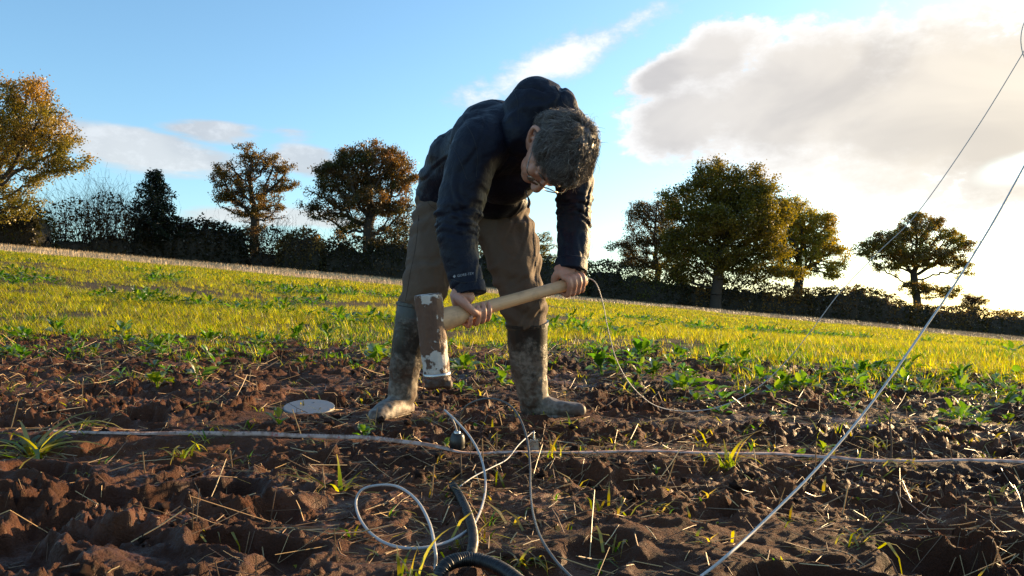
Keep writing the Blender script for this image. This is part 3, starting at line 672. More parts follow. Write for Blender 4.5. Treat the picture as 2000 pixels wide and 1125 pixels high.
instancer('far_grass', np.stack([x, y, ground_h(x, y)], 1), rng.rand(len(x)) * 6.28, np.stack([s_ * 1.6, s_ * 1.6, s_], 1), np.concatenate(pick), tuftsF, 'young cereal grass of the far half of the field')
# broad leaved weeds among the grass
def weedy(x, y): return sstep(-0.6, 0.6, y - grass_edge(x, y)) * (1 - sstep(17, 24, y)) * sstep(8.5, 11, y) * sstep(0.0, 0.30, fbm(x * 0.35, y * 0.22, 141, 2)) * 0.9
x, y = scatter(4.4, 24, 0.78, 10, weedy); s_ = 1.0 + 0.8 * rng.rand(len(x))
instancer('field_weeds', np.stack([x, y, ground_h(x, y)], 1), rng.rand(len(x)) * 6.28, np.stack([s_, s_, s_], 1), rng.randint(0, 3, len(x)), broads, 'dark green broad leaved seedlings in patches among the field grass')
def mudweedy(x, y): q = y - grass_edge(x, y); return soil_mask(x, y) * (0.02 + 0.5 * sstep(-3.4, 0.0, q)) * sstep(-0.15, 0.35, fbm(x * 1.3, y * 1.3, 171, 2) + 0.12 * (x > 0))
x, y = scatter(2.6, 8.6, 0.78, 70, mudweedy); s_ = 0.30 + 0.55 * rng.rand(len(x)) ** 1.5
instancer('mud_weeds', np.stack([x, y, ground_h(x, y)], 1), rng.rand(len(x)) * 6.28, np.stack([s_, s_, s_], 1), rng.randint(0, 3, len(x)), broads, 'tiny green weeds thinning out over the mud towards the camera')
# pale stubble strip before the hedge
def stub_mesh(i):
    r_ = np.random.RandomState(600 + i); parts = []
    for q in range(16):
        v, f = blade_geo(r_, 0.16 + 0.08 * r_.rand(), 0.02, 0.1, r_.rand() * 6.28, (r_.normal() * 0.22, r_.normal() * 0.22, -.02), 0.3 * r_.rand(), 1); parts.append((v, f, np.tile(np.array((0.42, 0.32, 0.19)) * (0.6 + 0.6 * r_.rand()), (len(v), 1))))
    v, f, c = cat_geo(parts); me = np_mesh('stubble', v, f, False, c); me.materials.append(M['straw']); o = bpy.data.objects.new('stubble', me); return o
def stubf(x, y): return sstep(-1.5, 1.5, y - stub_start(x, y)) * (1 - sstep(-2, 0, y - field_end(x)))
x, y = scatter(33, 92, 0.85, 1.7, stubf); s_ = 0.8 + 0.5 * rng.rand(len(x))
instancer('stubble_strip', np.stack([x, y, ground_h(x, y)], 1), rng.rand(len(x)) * 6.28, np.stack([s_, s_, s_], 1), rng.randint(0, 3, len(x)), [stub_mesh(i) for i in range(3)], 'pale straw stubble strip along the hedge')
# sparse grass and limp dead blades on the mud
limp = [tuft_mesh('tuft_l%d' % i, 620 + i, 5, 0.11, 0.0055, 0.02, [.2, .15, .12, .28, .25], (0.9, 2.6), (0.5, 1.35)) for i in range(6)]
x, y = scatter(1.2, 9, 0.85, 75, lambda x, y: soil_mask(x, y) * (0.12 + 0.88 * sstep(0.0, 0.45, fbm(x * 1.1, y * 1.6, 151, 2) + 0.10 * np.clip(y - 2, 0, 4) + 0.12 * (x > -0.2))))
x2, y2 = scatter(1.15, 2.6, 0.85, 60, lambda x, y: 0.8 * np.exp(-((x - 0.02) / 0.22) ** 2) + 0.45 * (x > 0.2) * sstep(0.0, 0.4, fbm(x * 2.2, y * 2.8, 191, 2) + 0.1)); x, y = np.concatenate([x, x2]), np.concatenate([y, y2])
s_ = 0.5 + 0.7 * rng.rand(len(x))
instancer('limp_grass', np.stack([x, y, ground_h(x, y)], 1), rng.rand(len(x)) * 6.28, np.stack([s_, s_, s_], 1), rng.randint(0, 6, len(x)), limp, 'sparse limp yellowing grass blades scattered over the mud')
# straw: stems lying on the mud, short bits, and a few upright stubs
def straws():
    p0, p1, r, cols = [], [], [], []
    def lay(n, y0, y1, l0, l1, r0, r1, up=0.0, tm=0.85, fn=None):
        x, y = scatter(y0, y1, tm, n, fn or (lambda x, y: soil_mask(x, y) * (0.25 + 0.75 * sstep(-0.1, 0.35, fbm(x * 1.3, y * 1.9, 161, 2) + 0.22 * (x > -0.35) + 0.05 * (y - 2)))))
        m_ = len(x); a = rng.rand(m_) * 6.28; L = rng.uniform(l0, l1, m_) * (0.5 + 0.5 * rng.rand(m_)); rad = rng.uniform(r0, r1, m_)
        if up:
            z = ground_h(x, y); t = 0.35 * rng.rand(m_); A = np.stack([x, y, z - 0.01], 1); B = A + np.stack([np.cos(a) * np.sin(t), np.sin(a) * np.sin(t), np.cos(t)], 1) * L[:, None]
            segs = [(A, B)]
        else:
            ex, ey = np.cos(a) * L / 2, np.sin(a) * L / 2
            A = np.stack([x - ex, y - ey, ground_h(x - ex, y - ey) + rad * 0.7], 1); B = np.stack([x + ex, y + ey, ground_h(x + ex, y + ey) + rad * 0.7], 1)
            zm = np.maximum(ground_h(x, y) + rad * 0.8, (A[:, 2] + B[:, 2]) / 2); C = np.stack([x, y, zm], 1); lift = np.where(rng.rand(m_) < 0.35, rng.rand(m_) * L * 0.4, 0); B[:, 2] += lift; C[:, 2] += lift * 0.4
            segs = [(A, C), (C, B)]
        base = np.array([(0.50, 0.33, 0.15), (0.30, 0.18, 0.085), (0.14, 0.08, 0.042), (0.60, 0.46, 0.26)])[rng.choice(4, m_, p=[.22, .34, .36, .08])] * (0.7 + 0.6 * rng.rand(m_))[:, None]
        for (a_, b_) in segs: p0.append(a_); p1.append(b_); r.append(rad); cols.append(base)
    lay(300, 1.15, 4.5, 0.03, 0.20, 0.0006, 0.0016); lay(150, 3.2, 9, 0.05, 0.26, 0.0012, 0.0025); lay(600, 1.1, 3.6, 0.01, 0.05, 0.0005, 0.0012)
    thick = lambda x, y: soil_mask(x, y) * np.clip(0.25 * (x > -0.45) + 0.9 * sstep(0.0, 0.5, fbm(x * 2.0, y * 2.6, 181, 2) + 0.2), 0, 1) * (x > -0.55)
    lay(420, 1.1, 2.7, 0.02, 0.16, 0.0005, 0.0014, fn=thick); lay(14, 1.1, 2.7, 0.03, 0.09, 0.0008, 0.0015, 1.0, fn=thick)
    lay(12, 1.3, 7, 0.04, 0.13, 0.0012, 0.0022, 1.0)
    p0, p1, r, cols = np.vstack(p0), np.vstack(p1), np.concatenate(r), np.vstack(cols)
    v, f = prisms(p0, p1, r, r * 0.85, 3); return np_mesh('straw_litter', v, f, True, np.repeat(cols, 6, axis=0))
tag(link('straw_litter', straws(), M['straw']), 'straw stems and broken stubble littering the mud', 'straw', kind='stuff')
# crumbs of clay
def crumb(i):
    bm = bmesh.new(); bmesh.ops.create_icosphere(bm, subdivisions=2, radius=1.0); r_ = random.Random(700 + i); ph = [r_.uniform(0, 6) for _ in range(6)]
    for v in bm.verts:
        c = v.co; k = 1 + 0.30 * math.sin(3.1 * c.x + ph[0]) * math.cos(2.7 * c.y + ph[1]) + 0.22 * math.sin(5.3 * c.z + ph[2] + 2 * c.x) + r_.uniform(-.10, .10); v.co = Vector((c.x * k, c.y * k * 0.85, c.z * k * 0.7))
    me = bpy.data.meshes.new('crumb'); bm.to_mesh(me); bm.free(); set_col(me, np.tile(np.array((0.060, 0.0225, 0.0105)) * r_.uniform(0.7, 1.3), (len(me.vertices), 1))); me.materials.append(M['soil'])
    for p in me.polygons: p.use_smooth = True
    return bpy.data.objects.new('crumb', me)
x, y = scatter(1.1, 7, 0.85, 260, lambda x, y: soil_mask(x, y) * sstep(-0.05, 0.4, fbm(x * 1.4, y * 1.8, 71, 2) + 0.15) * np.clip(2.4 / y, 0.2, 1))
s_ = 0.0022 + 0.016 * rng.rand(len(x)) ** 4.0
instancer('soil_crumbs', np.stack([x, y, ground_h(x, y) + s_ * 0.25], 1), rng.rand(len(x)) * 6.28, np.stack([s_, s_, s_], 1), rng.randint(0, 4, len(x)), [crumb(i) for i in range(4)], 'loose crumbs of reddish clay on the ploughed mud')

# single seedlings one can point to
def seedling(u, v, hpx, n, label, group, seed, pal=None):
    r_ = random.Random(seed); x, y = gpt(u, v); z = gz(x, y)
    root = empty('seedling', (x, y, z - 0.004), r_.uniform(0, 6.28)); tag(root, label, 'seedling', group)
    s = hpx / 1540 * y / 0.095; n = n + 2
    for i in range(n):
        o = link('leaf', leaf_meshes[(pal or range(9))[r_.randrange(len(pal or range(9)))]]); 
        o.parent = root; e = r_.uniform(-0.9, 0.1) if i else -0.9; o.rotation_euler = (r_.uniform(-.4, .4), e, i * 2.4 + r_.uniform(-.4, .4)); k = s * r_.uniform(0.6, 1.05); o.scale = (k, k, k); o.location = (0, 0, r_.uniform(0, 0.012))
    return root
NAMED = [(545, 835, 42, 4, 'yellow green crinkled seedling against the left side of the round plate', [2, 4, 7]),
         (712, 850, 34, 5, 'ragged green seedling in front of the muddy left boot, behind the tape', [0, 3, 8]),
         (738, 715, 62, 8, 'tall bright green seedling touching the left boot at shin height', [0, 2, 6]),
         (905, 722, 52, 9, 'largest leafy seedling right of the mallet head between the boots', [0, 2, 6]),
         (980, 752, 38, 5, 'small upright seedling just left of the right boot', [0, 2, 6]),
         (930, 832, 30, 5, 'low seedling under the dark cable arch', [0, 2, 6]),
         (872, 866, 26, 5, 'small pale seedling behind the black sensor', [2, 5, 7]),
         (1568, 882, 32, 4, 'small round leaved seedling by the tape, left of the brighter one', [0, 2, 6]),
         (1608, 884, 32, 5, 'bright seedling where the white cord crosses the tape', [2, 7, 0]),
         (1338, 772, 56, 9, 'big leafy seedling at the lowest bend of the thin cord', [0, 2, 6]),
         (1392, 778, 46, 7, 'leafy seedling right of the lowest bend of the thin cord', [0, 2, 6]),
         (1205, 735, 48, 7, 'leafy seedling where the thin cord falls, right of the right boot', [0, 6, 8]),
         (385, 745, 56, 4, 'pale limp seedling left of the round plate, behind the tape', [5, 4, 2]),
         (308, 762, 52, 7, 'yellowing spread seedling at left, well behind the tape', [4, 2, 7]),
         (1240, 878, 18, 3, 'tiny seedling on the tape right of the metal block', [0, 2, 6]),
         (1282, 922, 20, 3, 'tiny seedling in front of the tape, right of the cables', [0, 2, 6])]
for i, (u, v, h_, n, lab, pal) in enumerate(NAMED): seedling(u, v, h_, n, lab, None, 900 + i, pal)
r_ = random.Random(31)
ONES = ['first', 'second', 'third', 'fourth', 'fifth', 'sixth', 'seventh', 'eighth', 'ninth', 'tenth', 'eleventh', 'twelfth', 'thirteenth', 'fourteenth', 'fifteenth', 'sixteenth', 'seventeenth', 'eighteenth', 'nineteenth']
def nth(i):      # 0 -> first
    i += 1
    if i < 20: return ONES[i - 1]
    t = ['twenty', 'thirty', 'forty', 'fifty'][i // 10 - 2]; return t + '-' + ONES[i % 10 - 1] if i % 10 else t[:-1] + 'ieth'
spots = []
for i in range(46):
    u = 1150 + 850 * r_.random(); t = (u - 1150) / 850; spots.append((u, 690 + 45 * t + r_.random() ** 1.5 * (70 + 20 * t)))
for i, (u, v) in enumerate(sorted(spots)): seedling(u, v, 24 + 22 * r_.random(), 6 + r_.randrange(4), nth(i) + ' seedling from the left in the leafy band along the grass right of the man', 'seedlings along the grass edge at right', 1000 + i, [0, 1, 2, 6, 8])
spots = [(5 + 740 * r_.random(), 655 + 55 * r_.random()) for i in range(34)]
for i, (u, v) in enumerate(sorted(spots)): seedling(u, v, 20 + 20 * r_.random(), 5 + r_.randrange(4), nth(i) + ' seedling from the left on the mud below the grass left of the man', 'seedlings below the grass edge at left', 1100 + i, [0, 1, 2, 3, 5])
# grass tufts one can point to
blade_meshes = []
for i in range(10):
    q = np.random.RandomState(800 + i); v, f = blade_geo(q, 1.0, 0.045 + 0.035 * q.rand(), 0.8 + 2.2 * q.rand(), 0, (0, 0, 0), 0.05, 7, q.uniform(-1, 1))
    c = np.array([(0.18, 0.20, 0.015), (0.11, 0.16, 0.015), (0.23, 0.22, 0.02), (0.08, 0.12, 0.02), (0.30, 0.24, 0.07)][i % 5]); t = np.repeat(np.linspace(0, 1, 8), 2)[:, None]
    me = np_mesh('blade', v, f, True, c * (1 - t ** 3) + np.array((0.34, 0.26, 0.08)) * t ** 3); me.materials.append(M['leaf_grass']); blade_meshes.append(me)
def tuft(u, v, hpx, n, label, seed, lean=(0.1, 0.9), pal=range(10)):
    q = random.Random(seed); x, y = gpt(u, v); root = empty('grass_tuft', (x, y, gz(x, y) - 0.004)); tag(root, label, 'grass tuft', 'grass tufts on the mud'); L = hpx / 1540 * y * 1.3; n = int(n * 1.5)
    for i in range(n):
        o = link('blade', blade_meshes[q.choice(list(pal))]); o.parent = root; k = L * q.uniform(0.6, 1.25); o.scale = (k, k, k)
        o.rotation_euler = (q.uniform(-.2, .2), q.uniform(*lean), q.uniform(0, 6.28)); o.location = (q.gauss(0, 0.012), q.gauss(0, 0.012), 0)
for i, a in enumerate([(62, 880, 125, 30, 'thick grass tuft at the left edge where the tape begins', (0.3, 1.2)),
        (355, 885, 60, 15, 'grass tuft rooted on the tape left of the round plate', (0.3, 1.2)), (655, 945, 85, 22, 'drooping yellow green grass tuft left of the grey cable loop', (0.1, 1.1)),
        (800, 1130, 92, 7, 'bright upright grass blades at the bottom inside the grey cable', (0.0, 0.5)), (1025, 1085, 72, 24, 'flattened grass tuft right of the corrugated hose', (0.5, 1.4)),
        (1420, 918, 70, 12, 'upright bright grass tuft in front of the tape at right', (0.0, 0.7)), (1468, 940, 56, 4, 'few long bent blades right of the upright bright tuft', (0.6, 1.2)),
        (1085, 905, 46, 7, 'small grass tuft just right of the dark cable', (0.0, 0.7)), (1110, 845, 42, 8, 'grass tuft in front of the right boot heel', (0.2, 0.9)),
        (1985, 1075, 70, 10, 'dark grass tuft at the lower right edge', (0.2, 0.9)), (850, 832, 36, 10, 'grass fringe beside the left boot toe', (0.3, 1.1)),
        (1720, 872, 52, 9, 'olive grass tuft behind the tape far right', (0.4, 1.2)), (150, 785, 62, 12, 'long flattened grass lying at left behind the tape', (1.0, 1.45)),
        (430, 800, 50, 10, 'flattened dull grass between the yellowing seedling and the tape', (0.9, 1.4)), (1700, 790, 44, 9, 'yellow grass tuft in the leafy ground far right', (0.2, 1.0)), (960, 838, 34, 6, 'thin grass beneath the dark cable arch', (0.0, 0.6))]):
    tuft(*a[:5], 1200 + i, a[5])

# ------------------------------------------------------------------ the man
def crom(P_, n):
    P_ = np.asarray(P_, float); k = len(P_); out = []
    E = np.vstack([2 * P_[0] - P_[1], P_, 2 * P_[-1] - P_[-2]])
    for i in range(k - 1):
        p0, p1, p2, p3 = E[i:i + 4]
        for j in range(n):
            t = j / n; out.append(0.5 * (2 * p1 + (p2 - p0) * t + (2 * p0 - 5 * p1 + 4 * p2 - p3) * t * t + (3 * p1 - p0 - 3 * p2 + p3) * t ** 3))
    out.append(P_[-1]); return np.array(out)
def sweep(pts, rad, n=18, sub=5, ref=(1, 0, 0), caps=True, power=2.0):
    """closed skin round a bent axis; rad is r or (r along ref, r across) per point"""
    pts = np.array([list(p) for p in pts], float); rad = np.array([[r, r] if np.isscalar(r) else list(r) for r in rad], float)
    if sub > 1: pts = crom(pts, sub); rad = crom(rad, sub)
    d = np.gradient(pts, axis=0); d /= np.maximum(np.linalg.norm(d, axis=1), 1e-9)[:, None]
    ref = np.array(ref, float); v = []
    a = np.arange(n) / n * 2 * math.pi; ca = np.sign(np.cos(a)) * np.abs(np.cos(a)) ** (2 / power); sa = np.sign(np.sin(a)) * np.abs(np.sin(a)) ** (2 / power)
    u = ref - d[0] * ref.dot(d[0]); 
    for i in range(len(pts)):
        u = (ref if caps != 'free' else u); u = u - d[i] * u.dot(d[i]); u /= np.linalg.norm(u); w = np.cross(d[i], u)
        v.append(pts[i] + np.outer(ca, u) * rad[i, 0] + np.outer(sa, w) * rad[i, 1])
    v = np.vstack(v); m_ = len(pts); idx = np.arange(m_ * n).reshape(m_, n); k2 = np.roll(np.arange(n), -1)
    f = [list(q) for q in np.stack([idx[:-1], idx[:-1][:, k2], idx[1:][:, k2], idx[1:]], 2).reshape(-1, 4)]
    if caps: f += [list(idx[0][::-1]), list(idx[-1])]
    return v, f
def free_sweep(pts, rad, n=8, sub=6):
    """tube with a frame carried along the path, for cables"""
    pts = np.array([list(p) for p in pts], float); rad = np.array(rad, float) if not np.isscalar(rad) else np.full(len(pts), rad)
    if sub > 1: pts = crom(pts, sub); rad = crom(rad[:, None], sub)[:, 0]
    d = np.gradient(pts, axis=0); d /= np.maximum(np.linalg.norm(d, axis=1), 1e-9)[:, None]
    u = np.cross(d[0], [0.3, 0.5, 0.8]); v = []; a = np.arange(n) / n * 2 * math.pi
    for i in range(len(pts)):
        u = u - d[i] * u.dot(d[i]); u /= np.linalg.norm(u); w = np.cross(d[i], u); v.append(pts[i] + (np.outer(np.cos(a), u) + np.outer(np.sin(a), w)) * rad[i])
    v = np.vstack(v); m_ = len(pts); idx = np.arange(m_ * n).reshape(m_, n); k2 = np.roll(np.arange(n), -1)
    f = [list(q) for q in np.stack([idx[:-1], idx[:-1][:, k2], idx[1:][:, k2], idx[1:]], 2).reshape(-1, 4)] + [list(idx[0][::-1]), list(idx[-1])]
    return v, f
def ball(c, r, axes=None, n=16):
    """ellipsoid with half sizes r along axes"""
    A = np.eye(3) if axes is None else np.array([list(a) for a in axes]); v = [(0, 0, -1)]; f = []
    for i in range(1, n // 2):
        t = -math.pi / 2 + math.pi * i / (n // 2)
        v += [(math.cos(t) * math.cos(a), math.cos(t) * math.sin(a), math.sin(t)) for a in np.arange(n) / n * 2 * math.pi]
    v.append((0, 0, 1)); v = np.array(v); L = n // 2 - 1
    for j in range(n):
        j2 = (j + 1) % n; f.append([0, 1 + j2, 1 + j]); f.append([len(v) - 1, 1 + (L - 1) * n + j, 1 + (L - 1) * n + j2])
        for i in range(L - 1): f.append([1 + i * n + j, 1 + i * n + j2, 1 + (i + 1) * n + j2, 1 + (i + 1) * n + j])
    v = (v * np.array(r)) @ A + np.array(list(c)); return v, f
def fuse(name, shapes, voxel, smooth=6, ratio=None):
    """melt overlapping solids into one continuous skin"""
    V, Fc, n = [], [], 0
    for v, f in shapes: V += [tuple(q) for q in v]; Fc += [[a + n for a in q] for q in f]; n += len(v)
    me = bpy.data.meshes.new(name); me.from_pydata(V, [], Fc); me.update()
    o = bpy.data.objects.new(name + '_tmp', me); COL.objects.link(o)
    m_ = o.modifiers.new('r', 'REMESH'); m_.mode = 'VOXEL'; m_.voxel_size = voxel
    if smooth: m2 = o.modifiers.new('s', 'SMOOTH'); m2.factor = 0.5; m2.iterations = smooth
    if ratio: m3 = o.modifiers.new('d', 'DECIMATE'); m3.ratio = ratio
    dg = bpy.context.evaluated_depsgraph_get(); dg.update(); res = bpy.data.meshes.new_from_object(o.evaluated_get(dg)); res.name = name
    bpy.data.objects.remove(o); bpy.data.meshes.remove(me)
    for p in res.polygons: p.use_smooth = True
    return res
def co_of(me): a = np.empty(len(me.vertices) * 3, np.float32); me.vertices.foreach_get('co', a); return a.reshape(-1, 3).astype(float)
def no_of(me): a = np.empty(len(me.vertices) * 3, np.float32); me.vertices.foreach_get('normal', a); return a.reshape(-1, 3).astype(float)
def set_co(me, v): me.vertices.foreach_set('co', v.astype(np.float32).ravel()); me.update()
def fold(me, fn):
    v = co_of(me); n = no_of(me); set_co(me, v + n * fn(v)[:, None])
def seg_t(v, a, b):
    a = np.array(list(a)); b = np.array(list(b)); d = b - a; t = (v - a) @ d / d.dot(d); q = a + np.clip(t, 0, 1)[:, None] * d
    return t, np.linalg.norm(v - q, axis=1)
# materials
m, b, out = mat('navy jacket cloth'); co = objco(b); n = b.noise(co, 14, 5, 0.6); n2 = b.noise(co, 420, 2)
p = principled(b, out, Base_Color=b.mix(n, (0.0030, 0.0046, 0.0125, 1), (0.0052, 0.0076, 0.019, 1)), Roughness=b.ss(n, 0.3, 0.7, 0.46, 0.6)); p.inputs['Specular IOR Level'].default_value = 0.20
p.inputs['Sheen Weight'].default_value = 0.03; bump(b, p, b.m('ADD', b.m('MULTIPLY', n, 3.0), b.m('MULTIPLY', n2, 0.12)), 0.35, 0.012); M['jacket'] = m
m, b, out = mat('drab trouser cloth'); co = objco(b); n = b.noise(co, 11, 6, 0.6); n2 = b.noise(co, 500, 2)
sz = b.n('ShaderNodeSeparateXYZ'); b.put(sz.inputs[0], co); mud = b.m('MULTIPLY', b.ss(sz.outputs[2], 0.62, 0.36), b.ss(n, 0.42, 0.6))
p = principled(b, out, Base_Color=b.mix(mud, b.mix(n, (0.078, 0.050, 0.032, 1), (0.120, 0.079, 0.052, 1)), (0.10, 0.068, 0.045, 1)), Roughness=0.85); bump(b, p, b.m('ADD', b.m('MULTIPLY', n, 2.5), b.m('MULTIPLY', n2, 0.15)), 0.4, 0.012); M['trousers'] = m
m, b, out = mat('muddy rubber'); co = objco(b); n = b.noise(co, 9, 7, 0.65); n2 = b.noise(co, 60, 5, 0.6); sz = b.n('ShaderNodeSeparateXYZ'); b.put(sz.inputs[0], co)
low_ = b.ss(sz.outputs[2], 0.34, 0.10); mud = b.ss(b.m('ADD', b.m('ADD', n, b.m('MULTIPLY', low_, 0.30)), b.m('MULTIPLY', n2, 0.25)), 0.63, 0.90)
mudc = b.mix(b.ss(n2, 0.35, 0.65), (0.10, 0.080, 0.062, 1), (0.21, 0.175, 0.145, 1)); wet_ = b.ss(b.noise(co, 17, 4), 0.5, 0.62)
p = principled(b, out, Base_Color=b.mix(b.m('MULTIPLY', wet_, b.m('MULTIPLY', low_, 0.8)), b.mix(mud, (0.016, 0.015, 0.014, 1), mudc), (0.075, 0.040, 0.025, 1)), Roughness=b.ss(mud, 0, 1, 0.38, 0.6)); bump(b, p, b.m('ADD', mud, b.m('MULTIPLY', n2, 0.5)), 0.5, 0.004); M['boot'] = m
m, b, out = mat('skin'); co = objco(b); n = b.noise(co, 40, 5); n2 = b.noise(co, 300, 3)
p = principled(b, out, Base_Color=b.mix(n, (0.40, 0.175, 0.115, 1), (0.55, 0.29, 0.20, 1)), Roughness=0.48, Subsurface_Weight=0.08); p.inputs['Subsurface Radius'].default_value = (0.02, 0.008, 0.004); p.inputs['Subsurface Scale'].default_value = 0.3
bump(b, p, b.m('ADD', n, b.m('MULTIPLY', n2, 0.4)), 0.3, 0.002); M['skin'] = m
m, b, out = mat('grey brown hair'); c = attr(b); p = principled(b, out, Base_Color=c, Roughness=0.38); p.inputs['Specular IOR Level'].default_value = 0.6; M['hair'] = m
M['frame'] = simple('thin spectacle metal', (0.28, 0.24, 0.2), 0.3, 0.9, 0.1)
m, b, out = mat('spectacle glass'); gl_ = b.n('ShaderNodeBsdfGlossy'); gl_.inputs['Roughness'].default_value = 0.02; tr_ = b.n('ShaderNodeBsdfTransparent'); fr_ = b.n('ShaderNodeFresnel'); fr_.inputs[0].default_value = 1.45; ms_ = b.n('ShaderNodeMixShader')
b.t.links.new(fr_.outputs[0], ms_.inputs[0]); b.t.links.new(tr_.outputs[0], ms_.inputs[1]); b.t.links.new(gl_.outputs[0], ms_.inputs[2]); b.t.links.new(ms_.outputs[0], out.inputs[0]); M['glass'] = m
M['print'] = simple('pale grey print', (0.30, 0.31, 0.33), 0.5)

man = empty('person', (-0.15, 2.95, 0.0)); tag(man, 'man in navy hooded jacket and muddy boots bending over a long handled mallet', 'person')
def part(name, me, mt, parent=man):
    me.materials.clear(); me.materials.append(mt); o = bpy.data.objects.new(name, me); COL.objects.link(o); o.parent = parent
    o.matrix_parent_inverse = parent.matrix_world.inverted() if parent is not man else Matrix.Translation(-man.location)
    return o
A3 = lambda v: np.array(list(v), float)
# handle axis of the mallet, gripped by both hands
HA, HB_ = A3(P(852, 628, 2.40)), A3(P(1140, 547, 2.72)); hx = (HB_ - HA) / np.linalg.norm(HB_ - HA)
hup = np.array([0, 0, 1.0]); hup -= hx * hup.dot(hx); hup /= np.linalg.norm(hup); hfr = np.cross(hup, hx)      # hfr points to the camera side
if hfr[1] > 0: hfr = -hfr
def on_handle(u):
    t = np.linspace(0, 1, 400); q = HA + t[:, None] * (HB_ - HA); uu = 1000 + q[:, 0] / q[:, 1] * 1540; return q[np.abs(uu - u).argmin()]
HR = 0.0205
def around(c, ang, r, along=0.0): return c + hx * along + (hup * math.sin(ang) + hfr * math.cos(ang)) * r    # ang 0 = camera side, 90 = top
# joints
SH_R, EL_R, WR_R = P(940, 282, 2.60), P(893, 432, 2.545), P(916, 572, 2.50)
SH_L, EL_L, WR_L = P(1108, 292, 2.78), P(1122, 420, 2.77), P(1115, 528, 2.705)
NECK = P(1050, 268, 2.62); HC = A3(P(1083, 300, 2.46))
sideT = A3(SH_L) - A3(SH_R)
# head frame: forward, up (crown), right
Fv = np.array([-0.34, -0.10, -0.93]); Fv /= np.linalg.norm(Fv); Uv = np.array([0.60, -0.80, 0.02]); Uv -= Fv * Uv.dot(Fv); Uv /= np.linalg.norm(Uv); Rv = np.cross(Fv, Uv)
def HP(r, f, u, s=1.05): return HC + (Rv * r + Fv * f + Uv * u) * s
ax = [Rv, Fv, Uv]
def hb(r, f, u, sr, sf, su): return ball(HP(r, f, u), np.array((sr, sf, su)) * 1.05, ax)
head = [hb(0, -.012, .035, .076, .096, .082), hb(0, .02, -.02, .066, .072, .075), hb(0, .045, -.062, .052, .045, .05), hb(0, .066, -.088, .030, .026, .024),
        hb(0, .070, .028, .056, .022, .030), hb(.032, .068, -.022, .024, .020, .022), hb(-.032, .068, -.022, .024, .020, .022), hb(0, .083, .022, .045, .010, .010),
        hb(0, .080, -.064, .026, .014, .010), hb(0, .081, -.075, .022, .012, .008), hb(.028, .082, .004, .014, .008, .007), hb(-.028, .082, .004, .014, .008, .007)]
nose = sweep([HP(0, .080, .020), HP(0, .098, -.002), HP(0, .113, -.026), HP(0, .108, -.040), HP(0, .085, -.044)], [(.009, .010), (.010, .010), (.015, .013), (.015, .009), (.012, .006)], 12, 4, Rv)
head += [nose, hb(.013, .098, -.034, .008, .010, .008), hb(-.013, .098, -.034, .008, .010, .008)]
for s_ in (1, -1):
    head += [sweep([HP(s_ * .072, -.004, -.036), HP(s_ * .088, -.018, -.022), HP(s_ * .102, -.032, .006), HP(s_ * .098, -.022, .032), HP(s_ * .080, .0, .030)], [.007, .0075, .0080, .0075, .006], 8, 4, Uv), ball(HP(s_ * .079, -.012, .002), (.006, .014, .026), ax)]
neck = sweep([NECK + Vector((-0.03, 0.06, -0.03)), NECK, HP(0, -.03, -.06), HP(0, -.01, -.02)], [.075, .062, .058, .055], 14, 4, Rv)
body = head + [neck]
body += [sweep([P(915, 385, 3.10), P(945, 325, 2.96), P(985, 290, 2.82), P(1030, 275, 2.68)], [(.16, .11), (.15, .10), (.17, .11), (.12, .08)], 16, 4, sideT)]
body += [sweep([SH_R, EL_R, WR_R], [.05, .042, .030], 12, 5), sweep([SH_L, EL_L, WR_L], [.05, .042, .030], 12, 5)]
for hip, kn, an in ((P(868, 405, 3.08), P(828, 572, 2.93), P(786, 770, 2.97)), (P(985, 420, 3.10), P(1015, 585, 3.0), P(1038, 775, 3.06))):
    body.append(sweep([hip, kn, an], [.08, .055, .04], 12, 5))
# right hand: palm over the top from the wrist, thumb down the camera side, fingers round the back and up the front
def chain(pts, rads, n=10): return sweep(pts, rads, n, 4, hx)
D = math.radians
cR = on_handle(921)
rr = 0.0245
body.append(sweep([A3(WR_R), around(cR, D(118), rr + .030, -.012), around(cR, D(128), rr + .006, .004)], [(.030, .024), (.040, .019), (.040, .013)], 14, 5, hx))
body.append(chain([around(cR, D(98), rr + .032, -.038), around(cR, D(58), rr + .020, -.036), around(cR, D(25), rr + .012, -.024), around(cR, D(-5), rr + .009, -.006), around(cR, D(-22), rr + .008, .008)], [.017, .0155, .0125, .0115, .0085]))
for i, (al, en) in enumerate(((-.030, -18), (-.008, 34), (.0135, 44), (.034, 40))):
    fr = (.0090, .0092, .0088, .0079)[i]; st = 150
    angs = np.linspace(st, 360 + en, 8)
    pts = [around(cR, D(a), rr + fr * (1.05 if 180 < a < 350 else 0.95) + (.006 if abs(a - 285) < 25 else 0), al + .006 * (k / 7) + .010 * (k / 7) * (i > 0)) for k, a in enumerate(angs)]
    body.append(chain(pts, [fr * 1.12, fr * 1.1, fr * 1.05, fr * 1.1, fr, fr, fr * .95, fr * .72]))
